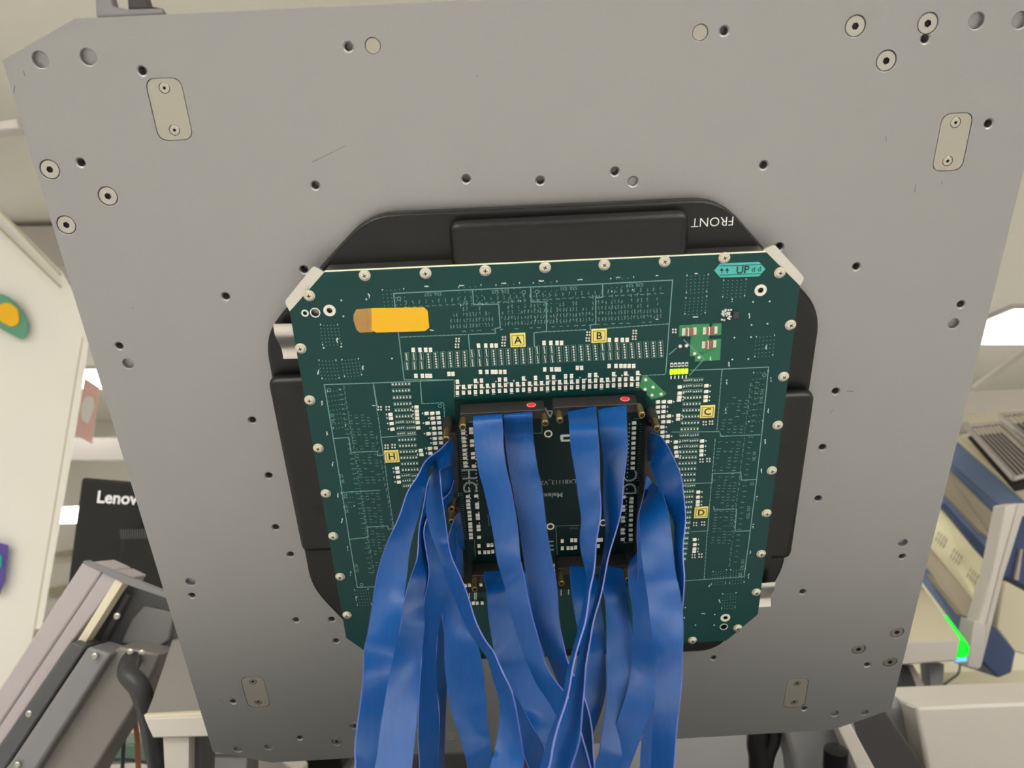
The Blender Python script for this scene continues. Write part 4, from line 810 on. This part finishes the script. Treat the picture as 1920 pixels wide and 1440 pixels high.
# upper instrument: seen from a corner, long side running back
ui = tag(empty('bench_instrument', loc=tuple(at(1850,880,2.3))), 'upper blue and beige bench instrument under the mesh trays, at the right edge', 'instrument')
solid('top', [(1790,778),(2150,750),(2150,1146),(1796,824)], [2.9,2.9,2.03,2.5], 0.02, 'instrument beige', ui)
solid('top_edge', [(1795,820),(2150,1135),(2150,1145),(1794,827)], [2.5,2.02,2.02,2.5], 0.02, 'instrument cream', ui)
solid('side_upper', [(1790,826),(2150,1142),(2150,1190),(1882,956),(1775,862)], [2.5,2.02,2.02,2.33,2.5], 0.03, 'instrument blue', ui)
solid('side_lower', [(1775,864),(1882,958),(2150,1192),(2150,1290),(1862,1050),(1830,1010),(1760,945)], [2.5,2.33,2.02,2.02,2.35,2.38,2.48], 0.03, 'instrument blue', ui)
solid('mesh_vent', rounded([(1776,884),(1783,884),(1862,962),(1858,1010),(1842,1000),(1768,925)], 4), [2.475]*6+[2.45]*6+[2.33]*6+[2.34]*6+[2.36]*6+[2.475]*6, 0.02, 'mesh beige', ui)
solid('dark_gap', [(1762,944),(1770,950),(1858,1050),(1850,1050)], [2.46,2.46,2.34,2.34], 0.02, 'instrument navy', ui)
# mesh trays on top: rim and wires are modelled
def tray(lb, q, d):
    e = tag(empty('mesh_tray', loc=tuple(at(*q[0], d))), lb, 'tray', 'grey wire mesh trays'); org = np.array(e.location)
    ds = d if isinstance(d, (list,tuple)) else [d]*4
    P = [at(x,y,dd) for (x,y), dd in zip(q, [d,d,d*0.88,d*0.88])]
    for i in range(4): tube('rim', [P[i], (P[i]+P[(i+1)%4])/2, P[(i+1)%4]], 0.007, 'tray rim', e, 8, org)
    lerp = lambda s, t: (P[0]*(1-s)+P[1]*s)*(1-t)+(P[3]*(1-s)+P[2]*s)*t
    wr = MB(); up = np.array([0,0,0.002])
    def bar(a, b, wd):
        dd = b-a; u = np.cross(dd, [0,0,1.0]); u = u/np.linalg.norm(u)*wd; wr.quad(a-u-org+up, b-u-org+up, b+u-org+up, a+u-org+up); wr.quad(a-u-org-up, a+u-org-up, b+u-org-up, b-u-org-up)
    for k in range(1, 9): bar(lerp(k/9,0), lerp(k/9,1), 0.0017)
    for k in range(1, 18): bar(lerp(0,k/18), lerp(1,k/18), 0.0012)
    w_ = wr.build('wire_mesh', ['tray rim'], e); w_['kind'] = 'stuff'
    bt = MB().add([p-org-np.array([0,0,0.03]) for p in P], [(0,1,2,3)]).add([p-org-np.array([0,0,0.034]) for p in P], [(3,2,1,0)]).build('tray_floor', ['mesh dark'], e)
tray('larger grey wire mesh tray on the upper instrument', [(1812,800),(1876,793),(1975,880),(1900,898)], 2.35)
tray('second wire mesh tray cut by the right edge of the picture', [(1874,779),(1965,770),(2040,830),(1940,838)], 2.45)
tag(solid('grey_clamp', [(1800,793),(1818,790),(1816,812),(1798,814)], 2.4, 0.05, 'tray rim', None, 0.003), 'small grey clamp beside the larger mesh tray', 'clamp')
# lower instrument
li = tag(empty('vented_instrument', loc=tuple(at(1800,1090,2.0))), 'lower cream instrument with slotted vents and a blue surround, right of the plate', 'instrument')
solid('cream_panel', [(1735,955),(1765,952),(1862,1062),(1840,1142),(1720,1010)], [2.2,2.2,1.98,1.96,2.18], 0.03, 'instrument cream', li)
for gx, gy in ((1770,1010),(1798,1042),(1829,1078)):
    for k in range(4):
        for j in range(2):
            x, y = gx-8+k*4.6-j*4.5, gy-8+k*4.4+j*10-6; d = 2.19-(gx-1735)*0.00205-0.012
            solid('vent_slot', [(x,y),(x+1.3,y+0.5),(x-1.7,y+8.5),(x-3,y+8)], d, 0.004, 'groove', li)
solid('mesh_strip', [(1730,1020),(1746,1028),(1824,1124),(1816,1158),(1806,1154),(1720,1048)], [2.15,2.12,1.97,1.955,1.96,2.14], 0.03, 'mesh beige', li)
solid('blue_surround', [(1722,1052),(1735,1062),(1806,1154),(1816,1158),(1826,1126),(1842,1142),(1818,1212),(1725,1096),(1712,1078)], [2.14,2.1,1.98,1.97,1.96,1.95,1.95,2.1,2.14], 0.04, 'instrument blue', li)
solid('white_rim', [(1722,1088),(1729,1092),(1780,1160),(1775,1163)], [2.08,2.08,1.95,1.95], 0.01, 'instrument cream', li)
solid('navy_gap', [(1764,943),(1773,945),(1870,1050),(1862,1064)], [2.19,2.19,1.99,1.975], 0.02, 'instrument navy', li)
# rack post and far instruments
rp = tag(empty('rack_post', loc=tuple(at(1860,1100,1.85))), 'pale grey leaning rack post crossing the blue instruments', 'post')
solid('post_face', [(1886,948),(1908,944),(1874,1068),(1846,1180),(1824,1256),(1814,1248),(1834,1165),(1862,1068)], 1.85, 0.05, 'machine white', rp, 0.003)
solid('post_side', [(1908,944),(1960,942),(1960,962),(1918,968),(1880,1090),(1858,1180),(1840,1252),(1824,1256),(1846,1180),(1874,1068)], 1.86, 0.05, 'beam paint', rp, 0.003)
solid('foot', [(1828,1162),(1850,1172),(1836,1256),(1812,1250)], 1.84, 0.06, 'beam paint', rp, 0.003)
fi = tag(empty('far_instrument', loc=tuple(at(1900,1080,2.1))), 'dark blue instrument with a beige side behind the rack post', 'instrument')
solid('blue_face', [(1905,966),(2060,966),(2060,1170),(1882,1080)], 1.96, 0.1, 'instrument navy', fi, 0.004)
solid('beige_side', [(1884,1088),(2060,1182),(2060,1262),(1902,1222),(1868,1178)], 1.94, 0.1, 'instrument beige', fi, 0.004)
solid('navy_base', [(1846,1175),(1870,1178),(1906,1222),(1898,1262),(1872,1272),(1838,1240)], 1.93, 0.1, 'instrument navy', fi, 0.006)
solid('handle', [(1914,1030),(1918,1030),(1910,1088),(1903,1086)], 1.95, 0.02, 'tray rim', fi)
tag(solid('white_bench', [(1640,1264),(2300,1248),(2300,1833),(1640,1833)], 2.3, 0.3, 'instrument cream', None, 0.004), 'white bench surface behind the lower right machine housing', 'bench')
for q, m in (([(1688,1250),(1700,1248),(1722,1296),(1690,1298)], 'shadow grey'), ([(1703,1248),(1712,1247),(1738,1294),(1722,1296)], 'tray rim'), ([(1742,1246),(1770,1245),(1768,1290),(1746,1292)], 'machine grey')):
    solid('metal_bar', q, 1.75, 0.04, m, wb)  # separate metal bars, only parented to the pale box
tag(tube('power_cord', [at(1800,1240,2.2),at(1797,1262,2.27),at(1780,1276,2.292),at(1765,1288,2.292)], 0.003, 'machine dark'), 'thin grey cord curling on the white bench', 'cord')
# hook over the top edge of the plate
hk = tag(empty('hook_bracket', loc=tuple(at(230,10,1.3))), 'grey metal hook bracket above the upper left of the plate', 'bracket')
solid('hook_side', [(176,-40),(198,-40),(212,10),(236,16),(306,14),(306,25),(180,32)], 1.3, 0.03, 'machine grey', hk, 0.003)
solid('hook_arm', [(236,-40),(262,-40),(278,10),(300,14),(240,17)], 1.32, 0.03, 'shadow grey', hk, 0.003)
tag(solid('pale_rod', [(-40,232),(30,222),(36,240),(-40,248)], 1.5, 0.03, 'beam paint', None, 0.003), 'pale rod ending behind the left edge of the plate', 'rod')
